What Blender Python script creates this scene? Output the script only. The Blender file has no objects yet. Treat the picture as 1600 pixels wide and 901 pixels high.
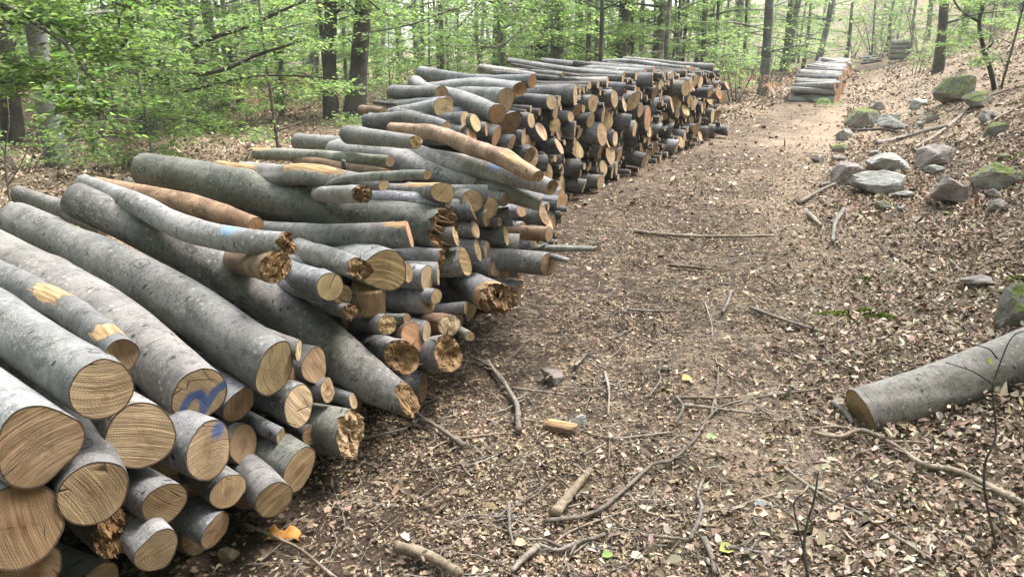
import bpy, math, random
import numpy as np
from mathutils import Vector, Matrix
random.seed(7); RS = np.random.RandomState(7)
scene = bpy.context.scene
COL = scene.collection
# ---------------------------------------------------------------- camera
H = 1.65; TH = math.radians(17.77); FPX = 1186.0
cd = bpy.data.cameras.new('camera'); cam = bpy.data.objects.new('camera', cd); COL.objects.link(cam)
cam.location = (0, 0, H); cam.rotation_euler = (math.pi/2 - TH, 0, 0)
cd.sensor_width = 36; cd.lens = 36*FPX/1600; cd.clip_end = 2000; cd.clip_start = .05
scene.camera = cam
# ---------------------------------------------------------------- sky, sun, exposure
w = bpy.data.worlds.new('World'); scene.world = w; w.use_nodes = True
nt = w.node_tree; bg = nt.nodes['Background']
sky = nt.nodes.new('ShaderNodeTexSky'); sky.sky_type = 'NISHITA'; sky.sun_disc = False
SUN_EL = math.radians(58); SUN_AZ = math.radians(62)      # azimuth measured clockwise from +Y
sky.sun_elevation = SUN_EL; sky.sun_rotation = SUN_AZ; sky.dust_density = 3; sky.air_density = 1.0
hs = nt.nodes.new('ShaderNodeHueSaturation'); hs.inputs['Saturation'].default_value = .42
nt.links.new(sky.outputs[0], hs.inputs['Color']); nt.links.new(hs.outputs[0], bg.inputs['Color'])
bg.inputs['Strength'].default_value = .15
sd = bpy.data.lights.new('sun', 'SUN'); sun = bpy.data.objects.new('sun', sd); COL.objects.link(sun)
sd.energy = 1.5; sd.angle = math.radians(25); sd.color = (1, .96, .9)
sv = Vector((math.sin(SUN_AZ)*math.cos(SUN_EL), math.cos(SUN_AZ)*math.cos(SUN_EL), math.sin(SUN_EL)))
sun.rotation_euler = sv.to_track_quat('Z', 'Y').to_euler(); sun.location = (0, 0, 30)
vs = scene.view_settings; vs.view_transform = 'Standard'; vs.look = 'None'; vs.gamma = 1; vs.exposure = 2.6
scene.cycles.max_bounces = 6; scene.cycles.diffuse_bounces = 2; scene.cycles.transparent_max_bounces = 8

# ---------------------------------------------------------------- image <-> place helpers
CT, ST = math.cos(TH), math.sin(TH)
def ray(u, v):
    a = (u-800)/FPX; b = -(v-450.5)/FPX
    return np.array([a, CT + b*ST, -ST + b*CT])
O = np.array([0, 0, H])
def at(u, v, zc): return O + ray(u, v)*zc
def zcam(p): return float((p-O) @ np.array([0, CT, -ST]))

# value noise
_T = np.random.RandomState(3).rand(256, 256)
def vnoise(x, y):
    x = np.asarray(x, float); y = np.asarray(y, float)
    xi = np.floor(x).astype(int); yi = np.floor(y).astype(int)
    fx = x-xi; fy = y-yi; fx = fx*fx*(3-2*fx); fy = fy*fy*(3-2*fy)
    g = lambda i, j: _T[i & 255, j & 255]
    return (g(xi, yi)*(1-fx)*(1-fy) + g(xi+1, yi)*fx*(1-fy) + g(xi, yi+1)*(1-fx)*fy + g(xi+1, yi+1)*fx*fy)*2-1
def fbm(x, y, n=4):
    s = 0; a = 1
    for k in range(n):
        s = s + a*vnoise(x*2**k+17*k, y*2**k+5*k); a *= .5
    return s
# ---------------------------------------------------------------- the lie of the land
def edge_x(y): return .435*y + .02            # right-hand edge of the track
def pile_x(y): return np.where(y < 7.5, .375*y-1.755, .5185*y-2.85)
def zg(x, y):
    x = np.asarray(x, float); y = np.asarray(y, float)
    z = .00055*np.clip(y-15, 0, 60)**2*(1/(1+np.exp(-(x+2)*.5)))
    d = x-edge_x(np.clip(y, 0, 60))-.25
    dd = np.clip(d, 0, None)
    z = z + np.where(dd < 1.2, .145*dd**2, .145*1.44+.385*(np.clip(dd, 1.2, 30)-1.2))
    z = z + .03*fbm(x*.7, y*.7, 3) + .012*fbm(x*4, y*4, 3)
    z = z + np.clip(dd, 0, 1)*.06*fbm(x*1.3+9, y*1.3, 3)
    l = np.clip(-(x+4.5), 0, 40); z = z + .05*fbm(x*.3, y*.3, 3)*np.clip(l, 0, 3) - .0*l
    return z
def gnd(u, v):
    r = ray(u, v); t = np.linspace(1.2, 90, 6000)
    p = O[None]+r[None]*t[:, None]; z = zg(p[:, 0], p[:, 1])
    k = np.argmax(p[:, 2] <= z)
    if p[k, 2] > z[k]: k = len(t)-1
    return np.array([p[k, 0], p[k, 1], z[k]])

# ---------------------------------------------------------------- mesh helpers
class MB:
    def __init__(s): s.v = []; s.f = []; s.b = []; s.pe = []; s.pa = []; s.rr = []; s.mi = []; s.n = 0
    def add(s, V, F, B=None, pe=None, pa=None, rr=None, mi=0):
        V = np.asarray(V, float); n = len(V)
        s.v.append(V); s.f += [tuple(i+s.n for i in f) for f in F]; s.mi += [mi]*len(F)
        s.b.append(V if B is None else B)
        for l, a in ((s.pe, pe), (s.pa, pa), (s.rr, rr)): l.append(np.zeros(n) if a is None else np.asarray(a, float))
        s.n += n
    def build(s, name, mats, parent=None, smooth=True, M=None):
        me = bpy.data.meshes.new(name)
        V = np.concatenate(s.v)
        me.from_pydata(V.tolist(), [], s.f)
        if not isinstance(mats, (list, tuple)): mats = [mats]
        for m in mats: me.materials.append(m)
        if len(mats) > 1: me.polygons.foreach_set('material_index', s.mi)
        at_ = me.attributes.new('bco', 'FLOAT_VECTOR', 'POINT'); at_.data.foreach_set('vector', np.concatenate(s.b).ravel())
        for nm, l in (('peel', s.pe), ('paint', s.pa), ('rr', s.rr)):
            a = np.concatenate(l)
            if a.any(): t = me.attributes.new(nm, 'FLOAT', 'POINT'); t.data.foreach_set('value', a)
        if smooth: me.polygons.foreach_set('use_smooth', [True]*len(me.polygons))
        me.update()
        o = bpy.data.objects.new(name, me); COL.objects.link(o)
        if M is not None: o.matrix_world = M
        if parent is not None: o.parent = parent
        return o
def tag(o, label=None, cat=None, group=None, kind=None):
    if label: o['label'] = label
    if cat: o['category'] = cat
    if group: o['group'] = group
    if kind: o['kind'] = kind
    return o
def empty(name, loc):
    o = bpy.data.objects.new(name, None); o.location = loc; o.empty_display_size = .1; COL.objects.link(o); return o
def resample(P, R, n):
    P = np.asarray(P, float); R = np.asarray(R, float)
    if len(P) == 2:
        t = np.linspace(0, 1, n)[:, None]; return P[0]*(1-t)+P[1]*t, np.interp(np.linspace(0, 1, n), [0, 1], R)
    d = np.r_[0, np.cumsum(np.linalg.norm(np.diff(P, axis=0), axis=1))]; d /= d[-1]
    Q = np.vstack([2*P[0]-P[1], P, 2*P[-1]-P[-2]]); out = []
    for t in np.linspace(0, 1, n):
        k = min(np.searchsorted(d, t, 'right')-1, len(P)-2); f = (t-d[k])/(d[k+1]-d[k])
        a, b, c, e = Q[k:k+4]
        out.append(.5*((2*b)+(-a+c)*f+(2*a-5*b+4*c-e)*f*f+(-a+3*b-3*c+e)*f**3))
    return np.array(out), np.interp(np.linspace(0, 1, n), d, R)
def frames(P):
    T = np.gradient(P, axis=0); T /= np.linalg.norm(T, axis=1)[:, None]
    up = np.array([0, 0, 1.]) if abs(T[0, 2]) < .85 else np.array([1., 0, 0])
    X = []; x = np.cross(up, T[0]); x /= np.linalg.norm(x)
    for t in T:
        x = x-t*(x@t); x /= np.linalg.norm(x); X.append(x)
    X = np.array(X); return T, X, np.cross(T, X)
def tube(mb, P, R, ns=8, n=None, wob=0, seed=0, caps=True, mi=0, s0=0):
    n = n or max(2, len(P)*3)
    P, R = resample(P, R, n); T, X, Y = frames(P)
    a = np.arange(ns)/ns*2*math.pi; ca, sa = np.cos(a), np.sin(a)
    L = np.r_[0, np.cumsum(np.linalg.norm(np.diff(P, axis=0), axis=1))]
    rr = R[:, None]*np.ones(ns)[None]
    if wob: rr = rr*(1+wob*vnoise(ca[None]*1.3+seed*7.1+L[:, None]/max(R.max(), .01)*.4, sa[None]*1.3+seed+L[:, None]/max(R.max(), .01)*.3))
    V = P[:, None]+X[:, None]*(rr*ca)[..., None]+Y[:, None]*(rr*sa)[..., None]
    B = np.stack([R[:, None]*ca[None], R[:, None]*sa[None], (L+s0)[:, None]*np.ones(ns)[None]], -1)+seed*3.3
    F = [(i*ns+j, i*ns+(j+1) % ns, (i+1)*ns+(j+1) % ns, (i+1)*ns+j) for i in range(n-1) for j in range(ns)]
    if caps: F += [tuple(range(ns))[::-1], tuple((n-1)*ns+j for j in range(ns))]
    mb.add(V.reshape(-1, 3), F, B.reshape(-1, 3), mi=mi)
    return P, R

# ---------------------------------------------------------------- materials
def newmat(name):
    m = bpy.data.materials.new(name); m.use_nodes = True
    return m, m.node_tree, m.node_tree.nodes['Principled BSDF']
class NG:
    def __init__(s, nt): s.t = nt
    def n(s, typ, ins=None, **kw):
        x = s.t.nodes.new(typ)
        for k, v in kw.items(): setattr(x, k, v)
        for k, v in (ins or {}).items():
            if isinstance(v, bpy.types.NodeSocket): s.t.links.new(v, x.inputs[k])
            else: x.inputs[k].default_value = v
        return x
    def attr(s, nm): return s.n('ShaderNodeAttribute', attribute_name=nm)
    def math(s, op, a, b=0, c=0, clamp=False): return s.n('ShaderNodeMath', {0: a, 1: b, 2: c}, operation=op, use_clamp=clamp).outputs[0]
    def vmul(s, a, b): return s.n('ShaderNodeVectorMath', {0: a, 1: b}, operation='MULTIPLY').outputs[0]
    def vadd(s, a, b): return s.n('ShaderNodeVectorMath', {0: a, 1: b}, operation='ADD').outputs[0]
    def noise(s, v, sc, de=4, ro=.55): return s.n('ShaderNodeTexNoise', {'Vector': v, 'Scale': sc, 'Detail': de, 'Roughness': ro}).outputs[0]
    def step(s, x, a, b): return s.n('ShaderNodeMapRange', {0: x, 1: a, 2: b, 3: 0., 4: 1.}, interpolation_type='SMOOTHSTEP').outputs[0]
    def lin(s, x, a, b, c, d): return s.n('ShaderNodeMapRange', {0: x, 1: a, 2: b, 3: c, 4: d}).outputs[0]
    def mix(s, f, a, b, mode='MIX'):
        x = s.n('ShaderNodeMix', data_type='RGBA', blend_type=mode)
        for k, v in ((0, f), (6, a), (7, b)):
            if isinstance(v, bpy.types.NodeSocket): s.t.links.new(v, x.inputs[k])
            else: x.inputs[k].default_value = v if k == 0 or len(v) == 4 else (*v, 1)
        return x.outputs[2]
    def link(s, a, b): s.t.links.new(a, b)
    def bump(s, h, dist, st=1.): return s.n('ShaderNodeBump', {'Height': h, 'Distance': dist, 'Strength': st}).outputs[0]

WOODB = (.50, .31, .135)
def mat_bark(name, dark, light, lichen, lich_lo, algae, rough_bark=0., scale=1.):
    m, t, p = newmat(name); g = NG(t)
    rnd = g.n('ShaderNodeObjectInfo').outputs['Random']
    off = g.n('ShaderNodeCombineXYZ', {0: g.math('MULTIPLY', rnd, 37.), 1: g.math('MULTIPLY', rnd, 91.), 2: g.math('MULTIPLY', rnd, 53.)}).outputs[0]
    co = g.vadd(g.attr('bco').outputs['Vector'], off)
    co = g.vmul(co, (scale,)*3)
    big = g.noise(co, 5, 5, .6)
    c = g.mix(g.step(big, .36, .64), dark, light)
    med = g.noise(co, 26, 5, .65)
    c = g.mix(g.math('MULTIPLY', g.step(med, .54, .62), .5), c, tuple(x*.5 for x in dark))
    ds = g.noise(g.vmul(g.vadd(co, (7, 7, 1)), (42, 42, 130)), 1., 3, .6)            # short dark dashes across the grain
    c = g.mix(g.math('MULTIPLY', g.step(ds, .60, .66), .75), c, tuple(x*.28 for x in dark))
    vl = g.n('ShaderNodeTexVoronoi', {'Vector': g.vadd(g.vmul(co, (34, 34, 30)), g.vmul(g.n('ShaderNodeTexNoise', {'Vector': co, 'Scale': 120.}).outputs['Color'], (.5, .5, .5))), 'Scale': 1.})
    ls = g.math('MULTIPLY', g.math('SUBTRACT', 1., g.step(vl.outputs['Distance'], .16, .34)), g.step(g.noise(g.vadd(co, (4, 4, 4)), 6, 3), .48, .56))
    c = g.mix(g.math('MULTIPLY', ls, .7), c, lichen)
    # pale lichen crust in blotches
    lw = g.noise(g.vadd(g.vmul(co, (1, 1, .8)), (5.3, 1.1, 7.7)), 38, 6, .7); lm = g.noise(g.vadd(co, (2, 9, 4)), 3, 2)
    lf = g.math('MULTIPLY', g.step(lw, lich_lo-.06, lich_lo+.16), g.step(lm, .35, .7))
    c = g.mix(g.math('MULTIPLY', lf, .6), c, lichen)
    fine = g.noise(g.vmul(co, (150, 150, 190)), 1., 3, .7); c = g.mix(1., c, g.mix(fine, (.42, .42, .42), (1.55, 1.55, 1.55)), 'MULTIPLY')
    # growth wrinkles round the stem
    wr = g.noise(g.vmul(co, (5, 5, 75)), 1.0, 4, .6)
    c = g.mix(g.math('MULTIPLY', g.step(wr, .56, .7), .45), c, tuple(x*.45 for x in dark))
    # branch scars and dark specks
    vo = g.n('ShaderNodeTexVoronoi', {'Vector': g.vmul(g.vadd(co, g.vmul(g.n('ShaderNodeTexNoise', {'Vector': co, 'Scale': 30.}).outputs['Color'], (.03, .03, .03))), (13, 13, 26)), 'Scale': 1., 'Randomness': 1.})
    sp = g.math('MULTIPLY', g.math('SUBTRACT', 1., g.step(vo.outputs['Distance'], .10, .22)), g.step(g.noise(co, 7, 2), .45, .56))
    c = g.mix(g.math('MULTIPLY', sp, .85), c, (.025, .023, .02))
    ag = g.noise(g.vadd(co, (1, 3, 8)), 4, 4)
    c = g.mix(g.math('MULTIPLY', g.math('MULTIPLY', g.step(ag, .48, .7), g.lin(rnd, 0, 1, .1, 1.)), algae), c, (.085, .105, .05))
    c = g.mix(g.lin(g.math('FRACT', g.math('MULTIPLY', rnd, 5.)), 0, 1, 0., 1.), c, g.mix(1., c, (.52, .51, .49), 'MULTIPLY'))
    vr = g.n('ShaderNodeTexVoronoi', {'Vector': g.vadd(g.vmul(co, (6.5, 6.5, 4.2)), g.vmul(g.n('ShaderNodeTexNoise', {'Vector': co, 'Scale': 35.}).outputs['Color'], (.22, .22, .22))), 'Scale': 1.})
    on = g.step(g.n('ShaderNodeSeparateColor', {0: vr.outputs['Color']}).outputs[0], .55, .6); dd = vr.outputs['Distance']
    sc = g.math('MULTIPLY', on, g.math('MAXIMUM', g.math('SUBTRACT', 1., g.step(dd, .05, .10)), g.math('MULTIPLY', g.step(dd, .13, .16), g.math('SUBTRACT', 1., g.step(dd, .16, .21)))))
    c = g.mix(g.math('MULTIPLY', sc, .75), c, (.03, .027, .024))
    c = g.mix(1., c, (1.0, .985, 1.01), 'MULTIPLY'); c = g.mix(g.math('FRACT', g.math('MULTIPLY', rnd, 11.)), c, g.mix(1., c, (1.06, .98, .88), 'MULTIPLY'))
    # bare wood where the bark is gone
    pe = g.attr('peel').outputs['Fac']
    fib = g.noise(g.vmul(co, (90, 90, 5)), 1., 3)
    wood = g.mix(g.step(fib, .3, .7), (.20, .105, .05), (.50, .34, .175))
    pn = g.math('ADD', pe, g.math('MULTIPLY', g.math('SUBTRACT', g.noise(g.vmul(co, (60, 60, 12)), 1., 5, .65), .5), 1.9))
    pf = g.math('MULTIPLY', g.step(pn, .45, .55), g.step(pe, .02, .1))
    c = g.mix(pf, c, wood)
    pa = g.attr('paint').outputs['Fac']
    pp = g.step(g.math('ADD', pa, g.math('MULTIPLY', g.math('SUBTRACT', g.noise(co, 90, 3), .5), .8)), .3, .8)
    c = g.mix(g.math('MULTIPLY', pp, .5), c, (.16, .36, .62))
    g.link(c, p.inputs['Base Color']); p.inputs['Roughness'].default_value = .78
    p.inputs['Specular IOR Level'].default_value = .35
    h = g.math('ADD', g.math('MULTIPLY', med, .6), g.math('MULTIPLY', wr, .5))
    h = g.math('ADD', h, g.math('MULTIPLY', fine, .5)); h = g.math('SUBTRACT', h, g.math('MULTIPLY', ds, .5)); h = g.math('ADD', h, g.math('MULTIPLY', lf, .25)); h = g.math('SUBTRACT', h, g.math('MULTIPLY', sp, .5))
    if rough_bark: h = g.math('ADD', h, g.math('MULTIPLY', g.noise(g.vmul(co, (30, 30, 6)), 1., 4), rough_bark))
    h = g.math('SUBTRACT', h, g.math('MULTIPLY', pf, .8))
    g.link(g.bump(h, .006 if not rough_bark else .012, .8), p.inputs['Normal'])
    return m
BARK = mat_bark('beech_bark', (.17, .174, .182), (.29, .295, .305), (.45, .47, .46), .53, .25)
BARK_L = mat_bark('beech_bark_lichen', (.20, .204, .204), (.32, .325, .325), (.50, .52, .50), .46, .35)
BARK_G = mat_bark('beech_bark_greenish', (.13, .138, .122), (.24, .255, .23), (.38, .41, .36), .50, .45)
BARK_SHADE = mat_bark('shaded_beech_bark', (.09, .092, .098), (.19, .195, .205), (.34, .36, .35), .56, .25)  # darker copy of beech bark, with the shade between stacked logs put into its colour
BARK_B = mat_bark('peeled_log_skin', (.19, .12, .08), (.36, .245, .165), (.44, .34, .24), .5, .1)
BARK_T = mat_bark('tree_bark', (.10, .10, .095), (.21, .21, .195), (.34, .37, .33), .5, .9, .4, .5)
BARK_D = mat_bark('dark_tree_bark', (.05, .045, .04), (.11, .10, .09), (.2, .22, .19), .58, .5, .9, .5)
STICK = mat_bark('stick_bark', (.15, .13, .11), (.31, .275, .235), (.42, .38, .33), .5, .1)
STICKT = mat_bark('weathered_stick', (.2, .155, .11), (.38, .31, .23), (.46, .4, .3), .5, .1)
TWIGD = mat_bark('twig_bark', (.045, .04, .035), (.10, .09, .08), (.2, .2, .18), .6, .3)

def mat_cut(name, base, heart, stripe=1., rot=0.):
    m, t, p = newmat(name); g = NG(t)
    rnd = g.n('ShaderNodeObjectInfo').outputs['Random']
    b = g.attr('bco').outputs['Vector']; rr = g.attr('rr').outputs['Fac']
    off = g.n('ShaderNodeCombineXYZ', {0: g.math('MULTIPLY', rnd, 17.), 1: g.math('MULTIPLY', rnd, 61.), 2: g.math('MULTIPLY', rnd, 23.)}).outputs[0]
    vr = g.n('ShaderNodeVectorRotate', {'Vector': b, 'Angle': g.math('MULTIPLY', rnd, 50.), 'Axis': (0, 0, 1)}).outputs[0]
    sx = g.n('ShaderNodeSeparateXYZ', {0: vr}); rf2 = g.math('FRACT', g.math('MULTIPLY', rnd, 29.)); rf3 = g.math('FRACT', g.math('MULTIPLY', rnd, 43.))
    vr = g.n('ShaderNodeCombineXYZ', {0: sx.outputs[0], 1: g.math('ADD', sx.outputs[1], g.math('MULTIPLY', g.math('MULTIPLY', sx.outputs[0], sx.outputs[0]), g.lin(rf3, 0, 1, .6, 2.6))), 2: sx.outputs[2]}).outputs[0]
    co = g.vadd(vr, off)
    n1 = g.noise(co, 11, 4)
    c = g.mix(g.step(n1, .3, .7), base, tuple(x*.66 for x in base))
    # growth rings
    wob = g.math('MULTIPLY', g.noise(co, 9, 3), .12)
    pith = g.n('ShaderNodeCombineXYZ', {0: g.lin(rf2, 0, 1, -.022, .022), 1: g.lin(rf3, 0, 1, -.022, .022)}).outputs[0]; bp = g.vadd(b, pith)
    ln = g.n('ShaderNodeVectorMath', {0: g.vadd(bp, g.vmul(g.n('ShaderNodeTexNoise', {'Vector': co, 'Scale': 12.}).outputs['Color'], (.02, .02, 0)))}, operation='LENGTH').outputs['Value']
    ring = g.math('SINE', g.math('MULTIPLY', g.math('ADD', ln, g.math('MULTIPLY', wob, .22)), 780.))
    rw = g.math('MULTIPLY', g.step(ring, -.2, 1.), g.lin(rf2, .2, .9, .7, .2))
    c = g.mix(rw, c, tuple(x*.5 for x in base))
    # darker heart
    hf = g.math('MULTIPLY', g.math('SUBTRACT', 1., g.step(g.math('ADD', rr, wob), .22, .48)), g.lin(rnd, 0, 1, 0., .8))
    c = g.mix(hf, c, heart)
    # chain-saw stripes
    st = g.noise(g.vmul(co, (6, 260, 6)), 1., 3, .65); st2 = g.noise(g.vmul(co, (5, 75, 5)), 1., 3, .6)
    sv = g.lin(rf2, .1, .9, .35, 1.25)
    sf = g.math('MULTIPLY', g.math('MULTIPLY', g.step(st, .38, .64), .5*stripe), sv, 0, True)
    c = g.mix(sf, c, tuple(x*.42 for x in base))
    c = g.mix(g.math('MULTIPLY', g.math('MULTIPLY', g.step(st2, .5, .64), .55*stripe), sv, 0, True), c, tuple(min(1, x*1.35) for x in base))
    # grime, oxidised patches, drying checks
    gr = g.noise(g.vadd(co, (3, 3, 3)), 6, 5, .6)
    c = g.mix(g.math('MULTIPLY', g.step(gr, .48, .72), .55), c, (.16, .085, .04))
    ck = g.n('ShaderNodeTexVoronoi', {'Vector': g.vmul(co, (5, 17, 5)), 'Scale': 1.}, feature='DISTANCE_TO_EDGE').outputs['Distance']
    cf = g.math('MULTIPLY', g.math('SUBTRACT', 1., g.step(ck, .0, .022)), g.step(g.noise(co, 7, 1), .58, .64))
    c = g.mix(g.math('MULTIPLY', cf, .75), c, (.03, .018, .01))
    c = g.mix(1., c, g.n('ShaderNodeCombineXYZ', {0: g.lin(rnd, 0, 1, 1.05, .80), 1: g.lin(rnd, 0, 1, 1.05, .75), 2: g.lin(rnd, 0, 1, 1.08, .68)}).outputs[0], 'MULTIPLY')
    sp_ = g.n('ShaderNodeSeparateXYZ', {0: bp}); ang = g.math('ADD', g.math('ARCTAN2', sp_.outputs[1], sp_.outputs[0]), g.math('MULTIPLY', g.noise(b, 30, 3), .5))
    rc = g.math('ABSOLUTE', g.math('SINE', g.math('ADD', g.math('MULTIPLY', ang, 1.5), g.math('MULTIPLY', rnd, 60.))))
    rcf = g.math('MULTIPLY', g.math('SUBTRACT', 1., g.step(rc, .0, .045)), g.math('MULTIPLY', g.math('SUBTRACT', 1., g.step(rr, .3, .62)), g.step(rf3, .35, .45)))
    c = g.mix(g.math('MULTIPLY', rcf, .8), c, (.035, .02, .012))
    pf_ = g.math('SUBTRACT', 1., g.step(ln, .006, .014)); c = g.mix(g.math('MULTIPLY', pf_, .5), c, heart)
    # inner bark rim
    rim = g.step(g.math('ADD', rr, g.math('MULTIPLY', wob, .1)), .945, .965)
    c = g.mix(rim, c, (.085, .055, .035))
    pa = g.attr('paint').outputs['Fac']
    pp = g.step(g.math('ADD', pa, g.math('MULTIPLY', g.math('SUBTRACT', g.noise(co, 130, 3), .5), .5)), .25, .85)
    c = g.mix(g.math('MULTIPLY', pp, .8), c, (.02, .09, .28))
    g.link(c, p.inputs['Base Color']); p.inputs['Roughness'].default_value = .85; p.inputs['Specular IOR Level'].default_value = .2
    h = g.math('ADD', g.math('MULTIPLY', st, .7*stripe), g.math('MULTIPLY', st2, .6*stripe)); h = g.math('SUBTRACT', h, cf)
    g.link(g.bump(h, .005, .9), p.inputs['Normal'])
    return m
CUT = mat_cut('sawn_end', (.50, .365, .225), (.24, .13, .07))
CUT_Y = mat_cut('sawn_end_striped', (.53, .40, .22), (.32, .2, .1), 1.35)
CUT_O = mat_cut('sawn_end_orange', (.46, .265, .15), (.30, .13, .06), .8)
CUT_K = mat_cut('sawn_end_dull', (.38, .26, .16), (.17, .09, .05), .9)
SPLIT = mat_cut('torn_wood', (.34, .215, .115), (.16, .08, .04), 1.3)

def mat_leaf(name, trans, rough=.5, gloss=.35):
    m, t, p = newmat(name); g = NG(t); out = t.nodes['Material Output']
    c = g.attr('col').outputs['Color']
    g.link(c, p.inputs['Base Color']); p.inputs['Roughness'].default_value = rough; p.inputs['Specular IOR Level'].default_value = gloss
    if trans:
        tr = g.n('ShaderNodeBsdfTranslucent', {'Color': g.mix(1., c, trans, 'MULTIPLY')})
        ad = g.n('ShaderNodeMixShader', {0: .5, 1: p.outputs[0], 2: tr.outputs[0]})
        g.link(ad.outputs[0], out.inputs[0])
    return m
LEAF = mat_leaf('green_leaf', (2.4, 2.35, 2.0))
LITTER = mat_leaf('dry_leaf', None, .8, .15)
CHIP = mat_leaf('wood_chip', None, .85, .15)
MOSSM = mat_leaf('moss', None, .95, .05)

def mat_ground():
    m, t, p = newmat('forest_floor'); g = NG(t)
    co = g.n('ShaderNodeTexCoord').outputs['Object']; lit = g.attr('litter').outputs['Fac']
    n1 = g.noise(co, 2.2, 6, .6); n2 = g.noise(co, 22, 6, .7); n3 = g.noise(co, 95, 4, .7)
    c = g.mix(g.step(n2, .35, .7), (.032, .022, .016), (.085, .06, .042))
    lt = g.mix(g.step(n3, .38, .66), (.12, .088, .062), (.33, .255, .185))
    lf = g.math('ADD', g.math('MULTIPLY', lit, .85), g.math('MULTIPLY', g.math('SUBTRACT', g.math('ADD', n1, n2), 1.), 1.2))
    c = g.mix(g.step(lf, .15, .9), c, lt); c = g.mix(g.math('MULTIPLY', g.step(lf, .85, 1.2), .5), c, (.33, .265, .19))
    v = g.n('ShaderNodeTexVoronoi', {'Vector': co, 'Scale': 70.})
    c = g.mix(g.math('MULTIPLY', g.step(v.outputs['Color'], .62, .7), g.math('MULTIPLY', g.step(g.noise(co, 9, 3), .42, .6), .7)), c, (.36, .27, .18))
    g.link(c, p.inputs['Base Color']); p.inputs['Roughness'].default_value = .95; p.inputs['Specular IOR Level'].default_value = .15
    h = g.math('ADD', g.math('MULTIPLY', n2, .8), g.math('MULTIPLY', n3, .35)); h = g.math('ADD', h, g.math('MULTIPLY', v.outputs['Distance'], .25))
    g.link(g.bump(h, .03, .9), p.inputs['Normal']); return m
GROUND = mat_ground()
def mat_rock(name, a, b, c3, moss):
    m, t, p = newmat(name); g = NG(t)
    rnd = g.n('ShaderNodeObjectInfo').outputs['Random']
    co = g.vadd(g.n('ShaderNodeTexCoord').outputs['Object'], g.n('ShaderNodeCombineXYZ', {0: g.math('MULTIPLY', rnd, 30.)}).outputs[0])
    n1 = g.noise(co, 7, 6, .6); n2 = g.noise(co, 30, 6, .7)
    c = g.mix(g.step(n1, .35, .65), a, b); c = g.mix(g.math('MULTIPLY', g.step(n2, .5, .7), .6), c, c3)
    st = g.noise(g.vmul(co, (4, 4, 40)), 1., 4); c = g.mix(g.math('MULTIPLY', g.step(st, .55, .7), .4), c, tuple(x*.4 for x in a))
    if moss:
        nz = g.n('ShaderNodeSeparateXYZ', {0: g.n('ShaderNodeNewGeometry').outputs['Normal']}).outputs[2]
        mf = g.step(g.math('ADD', nz, g.math('MULTIPLY', g.math('SUBTRACT', g.noise(co, 14, 6, .7), .5), 3.6)), 1.0-moss, 1.35-moss)
        c = g.mix(mf, c, g.mix(g.noise(co, 60, 4), (.05, .07, .014), (.17, .20, .045)))
    g.link(c, p.inputs['Base Color']); p.inputs['Roughness'].default_value = .9; p.inputs['Specular IOR Level'].default_value = .25
    g.link(g.bump(g.math('ADD', n2, g.math('ADD', n1, g.math('MULTIPLY', st, .5))), .02, .9), p.inputs['Normal']); return m
ROCK_G = mat_rock('pale_grey_stone', (.19, .185, .17), (.32, .31, .285), (.42, .41, .38), 0)
ROCK_P = mat_rock('purplish_stone', (.15, .125, .115), (.27, .23, .21), (.35, .31, .285), 0)
ROCK_M = mat_rock('mossy_stone', (.16, .145, .125), (.28, .26, .235), (.36, .34, .31), .55)

# ---------------------------------------------------------------- ground
def axis(lo, a, b, hi, step, gr=1.09):
    m = list(np.arange(a, b, step)); s = step; x = m[-1]
    while x < hi: s *= gr; x += s; m.append(x)
    s = step; x = a; l = []
    while x > lo: s *= gr; x -= s; l.append(x)
    return np.array(l[::-1]+m)
gx = axis(-220, -2.2, 4.2, 220, .035); gy = axis(-220, 1.4, 7.5, 260, .035)
GX, GY = np.meshgrid(gx, gy); GZ = zg(GX, GY)
near = (np.hypot(GX, GY) < 14)
GZ = GZ + near*(.007*fbm(GX*11, GY*11, 2))
nx, ny = len(gx), len(gy)
me = bpy.data.meshes.new('ground')
idx = np.arange(nx*ny).reshape(ny, nx)
quads = np.stack([idx[:-1, :-1], idx[:-1, 1:], idx[1:, 1:], idx[1:, :-1]], -1).reshape(-1, 4)
me.vertices.add(nx*ny); me.vertices.foreach_set('co', np.stack([GX, GY, GZ], -1).ravel())
me.loops.add(quads.size); me.loops.foreach_set('vertex_index', quads.ravel())
me.polygons.add(len(quads)); me.polygons.foreach_set('loop_start', np.arange(len(quads))*4)
me.polygons.foreach_set('use_smooth', np.ones(len(quads), bool)); me.update(calc_edges=True); me.validate()
def litter_amount(x, y):
    d = x-edge_x(np.clip(y, 0, 60)); q = x-pile_x(y)
    a = .25+.45/(1+np.exp(-(d+1.0)*2.2)) + .35*np.clip((y-5)/6, 0, 1)
    a = a*np.clip(.2+q*.5, .15, 1)                              # damp bare soil beside the stack
    a = a+.35*np.clip((y-7)/7, 0, 1)*(d < .8)
    a = np.where(q < -1.5, .65, a)
    return np.clip(a+.22*fbm(x*1.1, y*1.1, 3), 0, 1)
a_ = me.attributes.new('litter', 'FLOAT', 'POINT'); a_.data.foreach_set('value', litter_amount(GX, GY).ravel())
me.materials.append(GROUND)
ground = bpy.data.objects.new('ground', me); COL.objects.link(ground)
tag(ground, 'brown forest floor with a bare earth track through it', kind='structure')

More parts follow.
